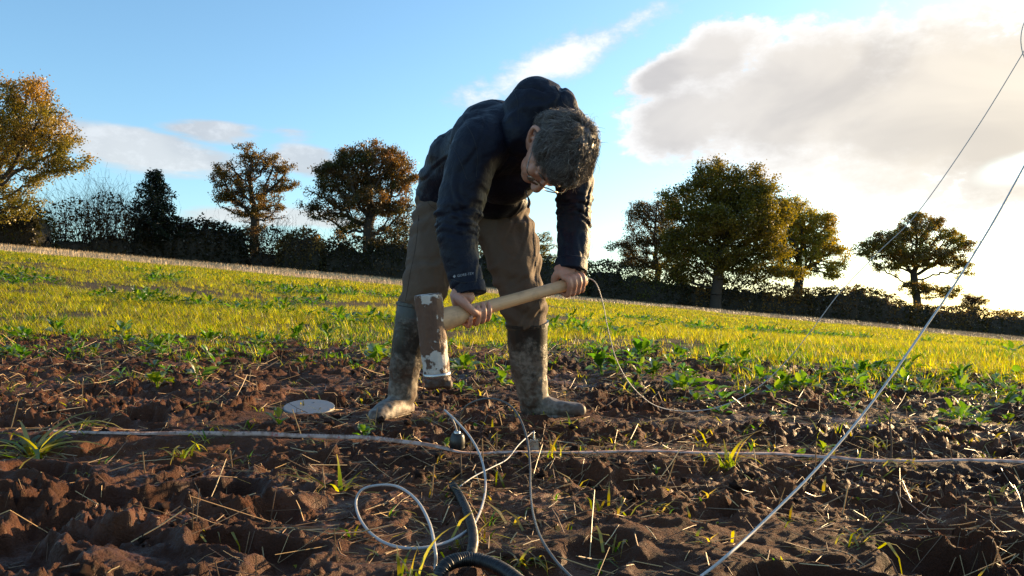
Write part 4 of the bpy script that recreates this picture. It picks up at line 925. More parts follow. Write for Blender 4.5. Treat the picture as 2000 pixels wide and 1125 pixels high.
# left hand: palm on the end of the handle, knuckles to the right, fingers down the camera side and under
cL = on_handle(1114)
body.append(sweep([A3(WR_L), around(cL, D(96), HR + .032, -.004), around(cL, D(72), HR + .010, .004)], [(.030, .024), (.043, .021), (.042, .014)], 14, 5, hx))
body.append(chain([around(cL, D(100), HR + .026, -.036), around(cL, D(130), HR + .016, -.044), around(cL, D(175), HR + .011, -.040), around(cL, D(215), HR + .010, -.030)], [.016, .014, .0115, .009]))
for i, al in enumerate((-.032, -.0105, .011, .031)):
    fr = (.0090, .0093, .0090, .0080)[i]
    angs = np.linspace(70, -172, 8)
    pts = [around(cL, D(a), HR + fr * 1.0 + (.010 if k == 1 else .006 if k in (2, 4) else 0), al + .004 * k / 7) for k, a in enumerate(angs)]
    body.append(chain(pts, [fr * 1.15, fr * 1.25, fr * 1.1, fr * 1.05, fr * 1.08, fr, fr * .95, fr * .75]))
bme = fuse('body', body, 0.0032, 3, 0.4)
body_o = part('body', bme, M['skin'])
# ---- jacket: hem, torso, sleeves, bunched hood
tor = [P(893, 392, 3.13), P(918, 350, 3.04), P(950, 314, 2.93), P(985, 288, 2.81), P(1015, 274, 2.70), P(1040, 268, 2.62)]
jk = [sweep(tor, [(.185, .125), (.20, .145), (.20, .142), (.205, .140), (.185, .125), (.10, .09)], 28, 5, sideT)]
jk += [sweep([P(985, 300, 2.74), SH_R, P(912, 355, 2.565), EL_R, P(900, 505, 2.52), P(914, 566, 2.50)], [.10, .092, .080, .074, .059, .051], 22, 6)]
jk += [sweep([P(1040, 300, 2.78), SH_L, P(1120, 350, 2.78), EL_L, P(1120, 475, 2.745), P(1116, 532, 2.705)], [.09, .084, .068, .062, .058, .054], 22, 6)]
jk += [ball(A3(P(1020, 262, 2.68)), (.11, .11, .10)), ball(A3(P(940, 275, 2.70)), (.11, .13, .105)), ball(A3(P(900, 310, 2.92)), (.12, .13, .11)), ball(A3(P(965, 262, 2.80)), (.14, .13, .12)),
       ball(A3(P(960, 395, 2.98)), (.14, .12, .065)), ball(A3(P(985, 340, 2.80)), (.13, .12, .11)), ball(A3(P(1100, 285, 2.76)), (.09, .10, .085))]
jme = fuse('jacket', jk, 0.0065, 9)
def jack_fold(v):
    o = np.zeros(len(v))
    for (a, e, w_, ph) in ((SH_R, EL_R, WR_R, 0.3), (SH_L, EL_L, WR_L, 1.7)):
        t, dd = seg_t(v, e, w_); t0, d0 = seg_t(v, a, e); near = (dd < .10) | (d0 < .11)
        s_ = np.where(t > 0, t, -1 + t0); g = np.exp(-((s_ - 0.02) / 0.30) ** 2) + 0.45 * np.exp(-((s_ - 0.85) / 0.22) ** 2)
        tw = 1.6 * gnoise(v[:, 0] * 14 + ph, v[:, 2] * 9, 5)
        o += near * g * (0.0042 * np.sin(26 * s_ + v[:, 0] * 45 + tw * 3.2 + ph) + 0.0035 * np.sin(48 * s_ - v[:, 0] * 60 + tw * 4)) * np.clip(0.6 + 1.2 * gnoise(v[:, 0] * 16 + 3, v[:, 2] * 12, 55), 0, 1.4)
    o += 0.006 * gnoise(v[:, 0] * 9 + v[:, 1] * 5, v[:, 2] * 7 - v[:, 0] * 5, 6) + 0.0022 * gnoise(v[:, 0] * 20 + v[:, 2] * 9, v[:, 2] * 20 - v[:, 1] * 13, 7)
    for (a, e, w_, gs) in ((SH_R, EL_R, WR_R, ((-.03, .8), (.05, 1.0), (.13, .9), (.24, .6))), (SH_L, EL_L, WR_L, ((-.06, .7), (.06, 1.0), (.17, .7)))):      # sharp creases across the bent elbows
        t, dd = seg_t(v, e, w_); near = dd < .11; wv = 0.05 * gnoise(v[:, 0] * 12, v[:, 1] * 12 + v[:, 2] * 6, 57)
        for g0, am in gs: q = t - g0 - wv - (v[:, 0] - e[0]) * 0.9 * (1 if g0 > 0.04 else -0.6); o += near * am * (-0.007 * np.exp(-(q / 0.016) ** 2) + 0.004 * np.exp(-((q - 0.04) / 0.025) ** 2)) * np.clip(0.7 + gnoise(v[:, 0] * 9 + g0 * 40, v[:, 2] * 9, 58), 0, 1)
    wz = np.exp(-(np.linalg.norm(v - A3(P(880, 345, 3.0)), axis=1) / 0.24) ** 2); o += wz * 0.004 * np.sin(60 * (v[:, 2] + 0.5 * v[:, 0]) + 3 * gnoise(v[:, 0] * 8, v[:, 2] * 8, 9))
    return o
def crease(v, sc, seed, w, amp): q = gnoise(v[:, 0] * sc + v[:, 1] * sc * 0.6, v[:, 2] * sc * 0.8 - v[:, 0] * sc * 0.4, seed); return -amp * np.exp(-(q / w) ** 2) + amp * 0.8 * np.exp(-((q - 2.2 * w) / w) ** 2)
fold(jme, jack_fold); fold(jme, lambda v: crease(v, 5.0, 81, 0.045, 0.0032) + crease(v, 10, 82, 0.06, 0.0014))
jacket = part('jacket', jme, M['jacket']); jacket['label'] = 'navy waterproof jacket with the hood bunched behind the neck'
hd_ = [ball(A3(P(1050, 228, 2.64)), (.128, .12, .118)), ball(A3(P(1052, 205, 2.64)), (.100, .10, .092)), ball(A3(P(1084, 222, 2.63)), (.085, .10, .095)), ball(A3(P(1112, 258, 2.62)), (.068, .09, .080)), ball(A3(P(1015, 258, 2.60)), (.072, .08, .090)), ball(A3(P(1060, 280, 2.60)), (.13, .07, .06))]
hme = fuse('hood', hd_, 0.0065, 16)
def hood_fold(v):
    c_ = A3(P(1050, 228, 2.64)); q = v - c_
    return 0.006 * gnoise(v[:, 0] * 10 + v[:, 1] * 8, v[:, 2] * 10, 8) + 0.004 * gnoise(v[:, 0] * 24, v[:, 2] * 20 + v[:, 1] * 10, 31) - 0.009 * np.exp(-((q[:, 0] * 0.95 - 0.25 * q[:, 2] - 0.055) / 0.008) ** 2) - 0.008 * np.exp(-((q[:, 2] + 0.5 * q[:, 0] - 0.03 + 0.4 * q[:, 1]) / 0.007) ** 2) * (q[:, 0] < 0.02)
fold(hme, hood_fold); fold(hme, lambda v: crease(v, 6, 83, 0.05, 0.0025)); part('hood', hme, M['jacket'], jacket)
for nm, w_, e_, r_ in (('cuff', WR_R, EL_R, .054), ('cuff', WR_L, EL_L, .057)):
    dv = (w_ - e_).normalized(); v, f = sweep([w_ - dv * .036, w_ - dv * .03, w_ - dv * .004, w_ + dv * .006, w_ + dv * .004], [r_ * .90, r_ * .99, r_ * 1.0, r_ * .99, r_ * .86], 22, 2)
    me = bpy.data.meshes.new(nm); me.from_pydata([tuple(q) for q in v], [], f); [setattr(p_, 'use_smooth', True) for p_ in me.polygons]; me.update()
    fold(me, lambda q: 0.0035 * gnoise(q[:, 0] * 30, q[:, 2] * 30, 3) + 0.003 * gnoise(q[:, 0] * 60 + q[:, 1] * 40, q[:, 2] * 20, 4)); part(nm, me, M['jacket'], jacket)
# hood draw cord with its toggle, hanging under the chin
v, f = free_sweep([P(1027, 372, 2.47), P(1031, 384, 2.465), P(1034, 396, 2.46), P(1031, 406, 2.465)], [.0022, .0022, .005, .004], 8, 5); me = bpy.data.meshes.new('drawcord'); me.from_pydata([tuple(q) for q in v], [], f); part('drawcord', me, M['jacket'], jacket)
# the words printed on the sleeve, laid on the cloth
jb = BVHTree.FromPolygons([tuple(q) for q in co_of(jme)], [tuple(p_.vertices) for p_ in jme.polygons])
def text_mesh(s, size):
    cu = bpy.data.curves.new('t', 'FONT'); cu.body = s; cu.size = size; cu.align_x = 'LEFT'; cu.resolution_u = 2
    o = bpy.data.objects.new('t', cu); COL.objects.link(o); dg = bpy.context.evaluated_depsgraph_get(); me = bpy.data.meshes.new_from_object(o.evaluated_get(dg)); bpy.data.objects.remove(o); return me
tme = text_mesh('GORE-TEX', 11.0); tv = co_of(tme)
bmd = bmesh.new(); bmd.from_mesh(tme); bmesh.ops.subdivide_edges(bmd, edges=bmd.edges[:], cuts=1)
for q in [Vector((-9, 3.6, 0))]:      # the small diamond before the words
    vs_ = [bmd.verts.new(q + Vector(d_)) for d_ in ((-5, 0, 0), (0, -5, 0), (5, 0, 0), (0, 5, 0))]; bmd.faces.new(vs_)
bmd.to_mesh(tme); bmd.free(); tv = co_of(tme); out_v = []
for q in tv:
    uu = 893 + q[0] * 0.62; vv = 541 - q[0] * 0.10 - q[1] * 0.62; d_ = (P(uu, vv, 2.5) - Vector((0, 0, H))).normalized(); hit = jb.ray_cast(Vector((0, 0, H)), d_, 4)
    out_v.append(tuple(hit[0] - d_ * 0.0015) if hit[0] is not None else tuple(P(uu, vv, 2.44)))
set_co(tme, np.array(out_v)); sp = part('sleeve_print', tme, M['print'], jacket); sp['label'] = 'small pale lettering on the sleeve'
def seam(bvh, uv, parent, mt, name='seam', r_=0.0011):
    """a stitched line laid on the cloth"""
    q = crom(np.array([[a_, b_, 0] for a_, b_ in uv], float), 10); pts = []
    for a_, b_, _ in q:
        d_ = (P(a_, b_, 2.6) - Vector((0, 0, H))).normalized(); h_ = bvh.ray_cast(Vector((0, 0, H)), d_, 5)
        if h_[0] is not None: pts.append(np.array(h_[0] + h_[1] * r_ * 0.4))
    v, f = free_sweep(pts, r_, 5, 1); me = bpy.data.meshes.new(name); me.from_pydata([tuple(z) for z in v], [], f); part(name, me, mt, parent)
M['thread'] = simple('dark seam thread', (0.004, 0.005, 0.010), 0.6); M['thread_b'] = simple('brown seam thread', (0.05, 0.034, 0.024), 0.8)
for uv in (((905, 236), (922, 262), (932, 300), (930, 345)), ((868, 268), (892, 300), (912, 350)), ((880, 545), (905, 552), (936, 548)), ((1088, 508), (1115, 512), (1143, 506))): seam(jb, uv, jacket, M['thread'])
hbv = BVHTree.FromPolygons([tuple(q) for q in co_of(hme)], [tuple(p_.vertices) for p_ in hme.polygons])
for uv in (((1005, 178), (1012, 205), (1012, 240)), ((1084, 168), (1094, 185), (1100, 203))): seam(hbv, uv, jacket, M['thread'])
# ---- trousers
tr = [ball(A3(P(925, 400, 3.09)), (.185, .125, .120)), ball(A3(P(868, 385, 3.12)), (.105, .12, .115)),
      sweep([P(872, 388, 3.09), P(852, 455, 3.02), P(832, 545, 2.93), P(818, 590, 2.925), P(812, 622, 2.93)], [(.115, .115), (.102, .10), (.088, .09), (.074, .078), (.066, .07)], 22, 6),
      sweep([P(968, 405, 3.10), P(994, 470, 3.05), P(1012, 560, 3.0), P(1024, 605, 2.99), P(1029, 640, 3.0)], [(.122, .12), (.113, .105), (.090, .09), (.082, .082), (.078, .08)], 22, 6)]
tme_ = fuse('trousers', tr, 0.0065, 7)
def tr_fold(v):
    o = 0.011 * gnoise(v[:, 0] * 9, v[:, 2] * 6 + v[:, 0] * 8, 14) + 0.006 * gnoise(v[:, 0] * 22, v[:, 2] * 14 + v[:, 0] * 10, 15)
    kz = np.exp(-((v[:, 2] - 0.44) / 0.10) ** 2); o += kz * (v[:, 0] > -0.15) * 0.008 * np.sin(70 * v[:, 2] + 30 * v[:, 0] + 2.5 * gnoise(v[:, 0] * 10, v[:, 2] * 10, 16))
    kz = np.exp(-((v[:, 2] - 0.78) / 0.07) ** 2); o += kz * 0.006 * np.sin(80 * v[:, 2] - 20 * v[:, 0] + 2 * gnoise(v[:, 0] * 9, v[:, 2] * 9, 17))
    return o
fold(tme_, tr_fold); fold(tme_, lambda v: crease(v, 5, 84, 0.07, 0.005) + crease(v, 10, 85, 0.10, 0.003))
trs = part('trousers', tme_, M['trousers']); tb = BVHTree.FromPolygons([tuple(q) for q in co_of(tme_)], [tuple(p_.vertices) for p_ in tme_.polygons])
for uv in (((826, 350), (828, 375), (838, 398), (850, 408)), ((818, 420), (812, 480), (800, 540), (792, 588)), ((1040, 430), (1046, 500), (1050, 560), (1056, 612))): seam(tb, uv, trs, M['thread_b'])
# ---- boots
def boot(label, shaft, srad, foot, frad, toe_dir):
    sh = [sweep(shaft, srad, 22, 6, np.cross(A3(toe_dir), [0, 0, 1])), sweep(foot, frad, 20, 6, np.cross(A3(toe_dir), [0, 0, 1]), power=2.4), ball(A3(foot[-1]), (.036, .036, .028)), ball(A3(shaft[-1]), (.05, .05, .05)), ball(A3(foot[0]), (.042, .042, .036))]
    me = fuse('boot', sh, 0.0055, 8); fold(me, lambda v: 0.003 * gnoise(v[:, 0] * 14, v[:, 2] * 12, 18) + 0.0025 * gnoise(v[:, 0] * 40 + v[:, 1] * 20, v[:, 2] * 40, 19) * (v[:, 2] < 0.2))
    o = part('boot', me, M['boot']); o['label'] = label
    a0, a1 = A3(shaft[0]), A3(shaft[1]); dv = (a0 - a1) / np.linalg.norm(a0 - a1); v, f = sweep([a0 - dv * .012, a0 - dv * .010, a0 + dv * .002, a0 + dv * .004], [np.array(srad[0]) * .98, np.array(srad[0]) * 1.05, np.array(srad[0]) * 1.05, np.array(srad[0]) * .99], 26, 1, np.cross(A3(toe_dir), [0, 0, 1])); me = bpy.data.meshes.new('top_rim'); me.from_pydata([tuple(q) for q in v], [], f); part('top_rim', me, M['boot'], o)
    fz = np.array([list(q) for q in foot]); fz = crom(fz, 4); g_ = np.array([gz(q[0], q[1]) for q in fz])
    pts = fz.copy(); pts[:, 2] = fz[:, 2] - np.interp(np.linspace(0, 1, len(fz)), np.linspace(0, 1, len(frad)), [r_[1] for r_ in frad]) + 0.004
    v, f = sweep(pts, [(np.interp(k / (len(fz) - 1), np.linspace(0, 1, len(frad)), [r_[0] for r_ in frad]) * 1.04, .011) for k in range(len(fz))], 14, 1, np.cross(A3(toe_dir), [0, 0, 1]), power=3)
    me = bpy.data.meshes.new('sole'); me.from_pydata([tuple(q) for q in v], [], f); part('sole', me, M['boot'], o)
dR = A3(P(733, 818, 2.84)) - A3(P(790, 790, 3.02)); dR[2] = 0; dL = A3(P(1138, 800, 3.0)) - A3(P(1035, 800, 3.06)); dL[2] = 0
boot('mud covered boot at left, toe pointing towards the camera', [P(813, 596, 2.93), P(806, 640, 2.93), P(797, 690, 2.94), P(789, 735, 2.96), P(786, 775, 2.985)], [(.070, .074), (.068, .072), (.062, .066), (.054, .060), (.052, .062)],
     [P(790, 796, 3.03), P(778, 797, 2.97), P(757, 803, 2.90), P(735, 814, 2.83)], [(.040, .036), (.046, .048), (.050, .040), (.040, .028)], dR)
boot('boot at right, toe pointing right', [P(1029, 630, 3.0), P(1031, 680, 3.02), P(1034, 725, 3.04), P(1040, 765, 3.06), P(1043, 785, 3.07)], [(.076, .080), (.073, .076), (.068, .070), (.058, .062), (.052, .06)],
     [P(1034, 795, 3.09), P(1058, 793, 3.07), P(1090, 797, 3.04), P(1128, 801, 3.0)], [(.038, .036), (.046, .044), (.048, .034), (.040, .027)], dL)
# ---- hair: a thick cap with loose wavy locks
hrng = np.random.RandomState(9)
cap = [hb(0, -.020, .042, .083, .098, .082), hb(0, .046, .076, .058, .042, .034), hb(0, -.075, .0, .07, .042, .07), hb(.058, -.005, .055, .030, .06, .036), hb(-.058, -.005, .055, .030, .06, .036), hb(.05, -.065, .02, .030, .03, .05), hb(-.05, -.065, .02, .030, .03, .05)]
cme = fuse('hair', cap, 0.005, 4); fold(cme, lambda v: 0.006 + 0.004 * gnoise(v[:, 0] * 26, v[:, 2] * 26 + v[:, 1] * 18, 22))
HC1, HC2, HC3 = np.array((0.042, 0.031, 0.026)), np.array((0.115, 0.094, 0.082)), np.array((0.30, 0.275, 0.255))
set_col(cme, np.tile(HC1 * 0.8, (len(cme.vertices), 1)))
hair = part('hair', cme, M['hair']); hair['label'] = 'tousled greying brown hair'
cv, cn = co_of(cme), no_of(cme); loc = (cv - HC) @ np.array(ax).T
parts = []
cb_ = BVHTree.FromPolygons([tuple(q) for q in cv], [tuple(p_.vertices) for p_ in cme.polygons])
crown = HP(0, -.055, .10)
def lock(p0, n0, L, r0, col, curl, off, lift, nseg=5):
    away = p0 - crown; away -= n0 * away.dot(n0); away /= max(1e-6, np.linalg.norm(away)); d = away + n0 * 0.3 + Fv * 0.35 + curl * 0.4; d /= np.linalg.norm(d); p = p0 + off; pts = [p - n0 * 0.003]
    for k in range(nseg):
        a_ = k / nseg * 4.2; w_ = np.cross(n0, away); d = d + (w_ * math.sin(a_ + curl[0] * 3) * curl[1] * 0.9 + away * 0.10 + n0 * math.cos(a_ * 1.3 + curl[2] * 3) * 0.25 + curl * 0.12); d /= np.linalg.norm(d); p = p + d * L / nseg
        h_ = cb_.find_nearest(Vector(p)); nv = np.array(h_[1]); dist = (p - np.array(h_[0])).dot(nv); want = min(max(dist, 0.002), lift); p = p + nv * (want - dist); pts.append(p)
    v, f = free_sweep(pts, r0 * np.linspace(1, 0.2, nseg + 1), 3, 1); f = [q for q in f if len(q) == 4]
    parts.append((v, np.array(f), np.tile(col, (len(v), 1))))
cand = np.where((loc[:, 2] > np.where(loc[:, 1] < -0.045, -0.06, 0.028)))[0]
for i in hrng.choice(cand, 520):
    curl = hrng.normal(size=3) * 0.75; L = 0.026 + 0.034 * hrng.rand(); side_ = abs(loc[i, 0]) / 0.085; t = np.clip(hrng.rand() * 0.85 + 0.3 * (side_ > .7), 0, 1); base_c = HC1 * (1 - t) + HC2 * t
    for q in range(17):
        col = base_c * (0.7 + 0.6 * hrng.rand()) if hrng.rand() < 0.72 else HC3 * (0.6 + 0.5 * hrng.rand())
        lock(cv[i], cn[i], L * (0.8 + 0.4 * hrng.rand()), 0.00045 + 0.0005 * hrng.rand(), col, curl + hrng.normal(size=3) * 0.22, hrng.normal(size=3) * 0.0048, 0.006 + 0.012 * hrng.rand() + (0.02 if hrng.rand() < 0.05 else 0))
v, f, c = cat_geo(parts); lk = part('locks', np_mesh('locks', v, f, True, c), M['hair'], hair); lk['kind'] = 'stuff'
# eyebrows and eyes
for s_ in (1, -1):
    v, f = ball(HP(s_ * .030, .079, .010), (.013, .010, .006), ax); me = bpy.data.meshes.new('eyelid'); me.from_pydata([tuple(q) for q in v], [], f); [setattr(p_, 'use_smooth', True) for p_ in me.polygons]; part('eyelid', me, M['skin'], body_o)
    v, f = sweep([HP(s_ * .016, .093, .024), HP(s_ * .030, .092, .028), HP(s_ * .045, .084, .024)], [.003, .004, .002], 8, 4, Fv); me = bpy.data.meshes.new('eyebrow'); me.from_pydata([tuple(q) for q in v], [], f); set_col(me, np.tile(HC2, (len(v), 1))); part('eyebrow', me, M['hair'], body_o)
# ---- spectacles
gv = []
for s_ in (1, -1):
    ring = [HP(s_ * (.032 + .026 * math.cos(a)), .106 - .006 * abs(math.cos(a)) * (s_ * math.cos(a) * s_ > 0), -.002 + .017 * math.sin(a)) for a in np.linspace(0, 2 * math.pi, 20)]
    gv.append(free_sweep(ring, .0018, 6, 1)); gv.append(free_sweep([HP(s_ * .058, .100, .004), HP(s_ * .076, .085, .007), HP(s_ * .080, .03, .006), HP(s_ * .082, -.02, .008)], .0017, 6, 4))
gv.append(free_sweep([HP(-.007, .106, .004), HP(0, .110, .007), HP(.007, .106, .004)], .0013, 6, 3))
V, Fc, n = [], [], 0
for v, f in gv: V += [tuple(q) for q in v]; Fc += [[a + n for a in q] for q in f]; n += len(v)
me = bpy.data.meshes.new('spectacles'); me.from_pydata(V, [], Fc); spec = part('spectacles', me, M['frame']); spec['label'] = 'thin metal framed spectacles'
for s_ in (1, -1):
    ring = [tuple(HP(s_ * (.032 + .025 * math.cos(a)), .1045, -.002 + .016 * math.sin(a))) for a in np.linspace(0, 2 * math.pi, 20, endpoint=False)]
    me = bpy.data.meshes.new('lens'); me.from_pydata(ring, [], [list(range(20))]); part('lens', me, M['glass'], spec)

# ------------------------------------------------------------------ mallet, tape, cables, sensors
def poly(name, geo, mt, parent=None, smooth=True, loc0=None):
    V, Fc, n = [], [], 0
    for v, f in geo: V += [tuple(q) for q in v]; Fc += [[a + n for a in q] for q in f]; n += len(v)
    me = bpy.data.meshes.new(name); me.from_pydata(V, [], Fc); me.update()
    if smooth:
        for p_ in me.polygons: p_.use_smooth = len(p_.vertices) == 4
    me.materials.append(mt); o = bpy.data.objects.new(name, me); COL.objects.link(o)
    if parent is not None: o.parent = parent; o.matrix_parent_inverse = Matrix.Translation(-parent.location) if parent.parent is None else parent.matrix_parent_inverse
    return o
m, b, out = mat('ash wood'); co = objco(b); wv = b.n('ShaderNodeVectorMath', operation='DOT_PRODUCT'); b.put(wv.inputs[0], co); wv.inputs[1].default_value = tuple(hx)
al = b.n('ShaderNodeVectorMath', operation='SCALE'); al.inputs[0].default_value = tuple(hx); b.put(al.inputs['Scale'], b.m('MULTIPLY', wv.outputs['Value'], -0.93)); ad = b.n('ShaderNodeVectorMath', operation='ADD'); b.put(ad.inputs[0], co); b.put(ad.inputs[1], al.outputs[0])
g1 = b.noise(ad.outputs[0], 170, 5, 0.6); g2 = b.noise(co, 20, 4); 
p = principled(b, out, Base_Color=b.mix(b.m('MULTIPLY', b.ss(g2, 0.52, 0.72), 0.45), b.mix(g1, (0.48, 0.27, 0.13, 1), (0.72, 0.47, 0.27, 1)), (0.22, 0.13, 0.075, 1)), Roughness=0.5); bump(b, p, g1, 0.25, 0.001); M['wood'] = m
m, b, out = mat('chipped white mallet under mud'); co = objco(b); n = b.noise(co, 15, 7, 0.62); n2 = b.noise(co, 48, 5, 0.6); n3 = b.noise(co, 160, 4)
sz = b.n('ShaderNodeSeparateXYZ'); b.put(sz.inputs[0], co); endm = b.m('ADD', b.ss(sz.outputs[2], 0.40, 0.455), b.ss(sz.outputs[2], 0.30, 0.26), clamp=True)
mk = b.ss(b.m('ADD', n, b.m('MULTIPLY', n2, 0.35)), b.m('SUBTRACT', 0.735, b.m('MULTIPLY', endm, 0.14)), b.m('SUBTRACT', 0.775, b.m('MULTIPLY', endm, 0.14)))
p = principled(b, out, Base_Color=b.mix(mk, b.mix(n2, (0.080, 0.036, 0.021, 1), (0.155, 0.085, 0.052, 1)), b.mix(n2, (0.42, 0.36, 0.31, 1), (0.62, 0.57, 0.52, 1))), Roughness=0.7); bump(b, p, b.m('ADD', b.m('MULTIPLY', mk, -0.8), b.m('ADD', n2, b.m('MULTIPLY', n3, 0.3))), 0.8, 0.004); M['mallet'] = m
M['clay'] = simple('caked clay', (0.062, 0.030, 0.019), 0.55, 0, 0.4, 40, 0.8, 0.006)
M['steel'] = simple('worn steel', (0.45, 0.44, 0.43), 0.3, 0.9, 0.3, 60, 0.2, 0.001)
M['black'] = simple('black plastic', (0.007, 0.007, 0.0075), 0.42, 0, 0.3, 40, 0.25, 0.001)
M['ink'] = simple('dark ink', (0.10, 0.06, 0.04), 0.7)
M['cable'] = simple('grey cable sheath', (0.34, 0.34, 0.35), 0.35, 0, 0.12, 90, 0.1, 0.0005)
M['cable_d'] = simple('dark cable sheath', (0.075, 0.070, 0.066), 0.3, 0, 0.2, 90, 0.1, 0.0005)
M['cord'] = simple('white cord', (0.46, 0.45, 0.44), 0.55, 0, 0.2, 120, 0.4, 0.0006)
M['plate'] = simple('pale grey plate', (0.145, 0.16, 0.18), 0.5, 0, 0.35, 25, 0.2, 0.001)
M['red'] = simple('red ink', (0.45, 0.03, 0.025), 0.6)
m, b, out = mat('tape cloth'); co = objco(b); n = b.noise(co, 40, 5); n2 = b.noise(co, 6, 4)
p = principled(b, out, Base_Color=b.mix(b.m('MULTIPLY', b.ss(n, 0.42, 0.62), 0.85), b.mix(n2, (0.42, 0.28, 0.23, 1), (0.50, 0.40, 0.35, 1)), (0.22, 0.12, 0.08, 1)), Roughness=0.5); M['tape'] = m

mallet = empty('mallet', tuple(P(845, 745, 2.40))); tag(mallet, 'large mud caked white mallet with a pale wooden handle held by the man', 'mallet')
T0, T1 = A3(P(836, 575, 2.385)), A3(P(853, 728, 2.405)); axm = (T1 - T0) / np.linalg.norm(T1 - T0); Lm = np.linalg.norm(T1 - T0)
rm = 0.0425
prof = [(0.0, .92), (0.004, .985), (0.02, 1.0), (0.3, .985), (0.5, .98), (0.7, .97), (0.9, .96), (0.985, .955), (1.0, .93)]
hd = sweep([T0 + axm * Lm * t for t, _ in prof], [rm * r_ for _, r_ in prof], 40, 1, hx)
hd_o = poly('mallet_head', [hd], M['mallet'], mallet)
bm_ = bmesh.new(); bm_.from_mesh(hd_o.data); bmesh.ops.subdivide_edges(bm_, edges=[e for e in bm_.edges if len(e.link_faces) == 2 and all(len(f_.verts) == 4 for f_ in e.link_faces)], cuts=3, use_grid_fill=True); bm_.to_mesh(hd_o.data); bm_.free()
fold(hd_o.data, lambda v: 0.0016 * gnoise(v[:, 0] * 60, v[:, 2] * 50, 25) + 0.0012 * gnoise(v[:, 0] * 130 + v[:, 1] * 60, v[:, 2] * 120, 26))
poly('ring', [sweep([T1 + axm * t for t in (-.002, 0, .011, .013)], [rm * .93, rm * 1.0, rm * 1.0, rm * .93], 40, 1, hx)], M['steel'], mallet)
tip = fuse('mud_face', [sweep([T1 + axm * t for t in (.010, .016, .030, .040, .046)], [rm * .95, rm * 1.0, rm * 1.0, rm * .96, rm * .8], 36, 2, hx), ball(T1 + axm * .034 + np.array([.028, -.012, 0]), (.018, .018, .016)), ball(T1 + axm * .040 + np.array([-.018, -.02, 0]), (.022, .018, .012))], 0.004, 3)
fold(tip, lambda v: 0.004 * gnoise(v[:, 0] * 45, v[:, 2] * 45, 27) + 0.002 * gnoise(v[:, 0] * 110, v[:, 2] * 110, 28))
tip.materials.append(M['clay']); to = bpy.data.objects.new('mud_face', tip); COL.objects.link(to); to.parent = mallet; to.matrix_parent_inverse = Matrix.Translation(-mallet.location); to['label'] = 'striking face caked in clay'
Lh = np.linalg.norm(HB_ - HA)
hp = [(0.0, .036, .034), (.05, .036, .034), (.11, .033, .031), (.17, .0275, .0255), (.24, .0235, .0222), (.35, .0215, .0205), (.6, .0205, .0195), (.85, .0205, .0195), (.97, .0215, .021), (1.0, .021, .020), (1.01, .017, .016)]
handle = poly('handle', [sweep([HA + hx * Lh * t for t, _, _ in hp], [(a_, b__) for _, a_, b__ in hp], 28, 5, (0, 0, 1))], M['wood'], mallet)
def surf_curve(fn, k, r_, tol):
    return free_sweep([fn(t) for t in np.linspace(0, 1, k)], r_, 5, 1)
def hmark(al_, up, r0_, n_=20):      # a small circle stamped on the camera side of the handle
    c_ = on_handle(975); rad = .0222
    def pt(t): a = t * 2 * math.pi; ang = (up + r0_ * math.sin(a)) / rad; return around(c_, ang, rad, al_ + r0_ * math.cos(a))
    return surf_curve(pt, n_, .0005, 0)
poly('stamp', [hmark(0, .002, .0065), hmark(0, .002, .0035), hmark(.013, .001, .0035), hmark(-.013, .002, .0035)], M['ink'], handle)['label'] = 'small round stamped mark on the handle'
sdv = hfr - axm * hfr.dot(axm); sdv /= np.linalg.norm(sdv); sd2 = np.cross(axm, sdv)
if sd2[0] < 0: sd2 = -sd2
def on_head(s_, a_, lift=1.012): return T0 + axm * (Lm * s_) + (sdv * math.cos(a_) + sd2 * math.sin(a_)) * rm * .985 * lift
emb = [surf_curve(lambda t: on_head(.36 + .075 * math.sin(t * 2 * math.pi), .86 + .26 * math.cos(t * 2 * math.pi)), 24, .0007, 0),
       surf_curve(lambda t: on_head(.22 + .07 * t, .80 + .02 * t), 4, .0007, 0), surf_curve(lambda t: on_head(.22 + .07 * t, .98 - .02 * t), 4, .0007, 0), surf_curve(lambda t: on_head(.22, .80 + .18 * t), 4, .0007, 0),
       surf_curve(lambda t: on_head(.435 + .07 * t, .82), 4, .0007, 0), surf_curve(lambda t: on_head(.435 + .07 * t, .96), 4, .0007, 0),
       surf_curve(lambda t: on_head(.34 + .04 * t, .78 + .16 * t), 4, .0008, 0), surf_curve(lambda t: on_head(.38 - .04 * t, .78 + .16 * t), 4, .0008, 0), surf_curve(lambda t: on_head(.245, .84 + .1 * t), 3, .0008, 0), surf_curve(lambda t: on_head(.265, .84 + .1 * t), 3, .0008, 0)]
poly('emblem', emb, M['ink'], hd_o)['label'] = 'oval maker emblem pressed into the mallet head'

# round plate on the mud
gx, gy = -0.805, 3.13; pl = empty('round_plate', (gx, gy, gz(gx, gy) + 0.013)); pl.rotation_euler = (R(10.5), R(2.5), 0); tag(pl, 'flat pale grey round plate lying on the mud left of the boots', 'plate')
rp = .099
v, f = sweep([(0, 0, -.016), (0, 0, -.014), (0, 0, .0), (0, 0, .0025), (0, 0, .003)], [rp * .97, rp, rp, rp * .99, rp * .965], 56, 1); o = poly('disc', [(v, f)], M['plate']); o.parent = pl
v, f = sweep([(.004, .055, .0015), (.004, .055, .0036)], [.0045, .0045], 16, 1); o = poly('bolt_hole', [(v, f)], M['black']); o.parent = pl

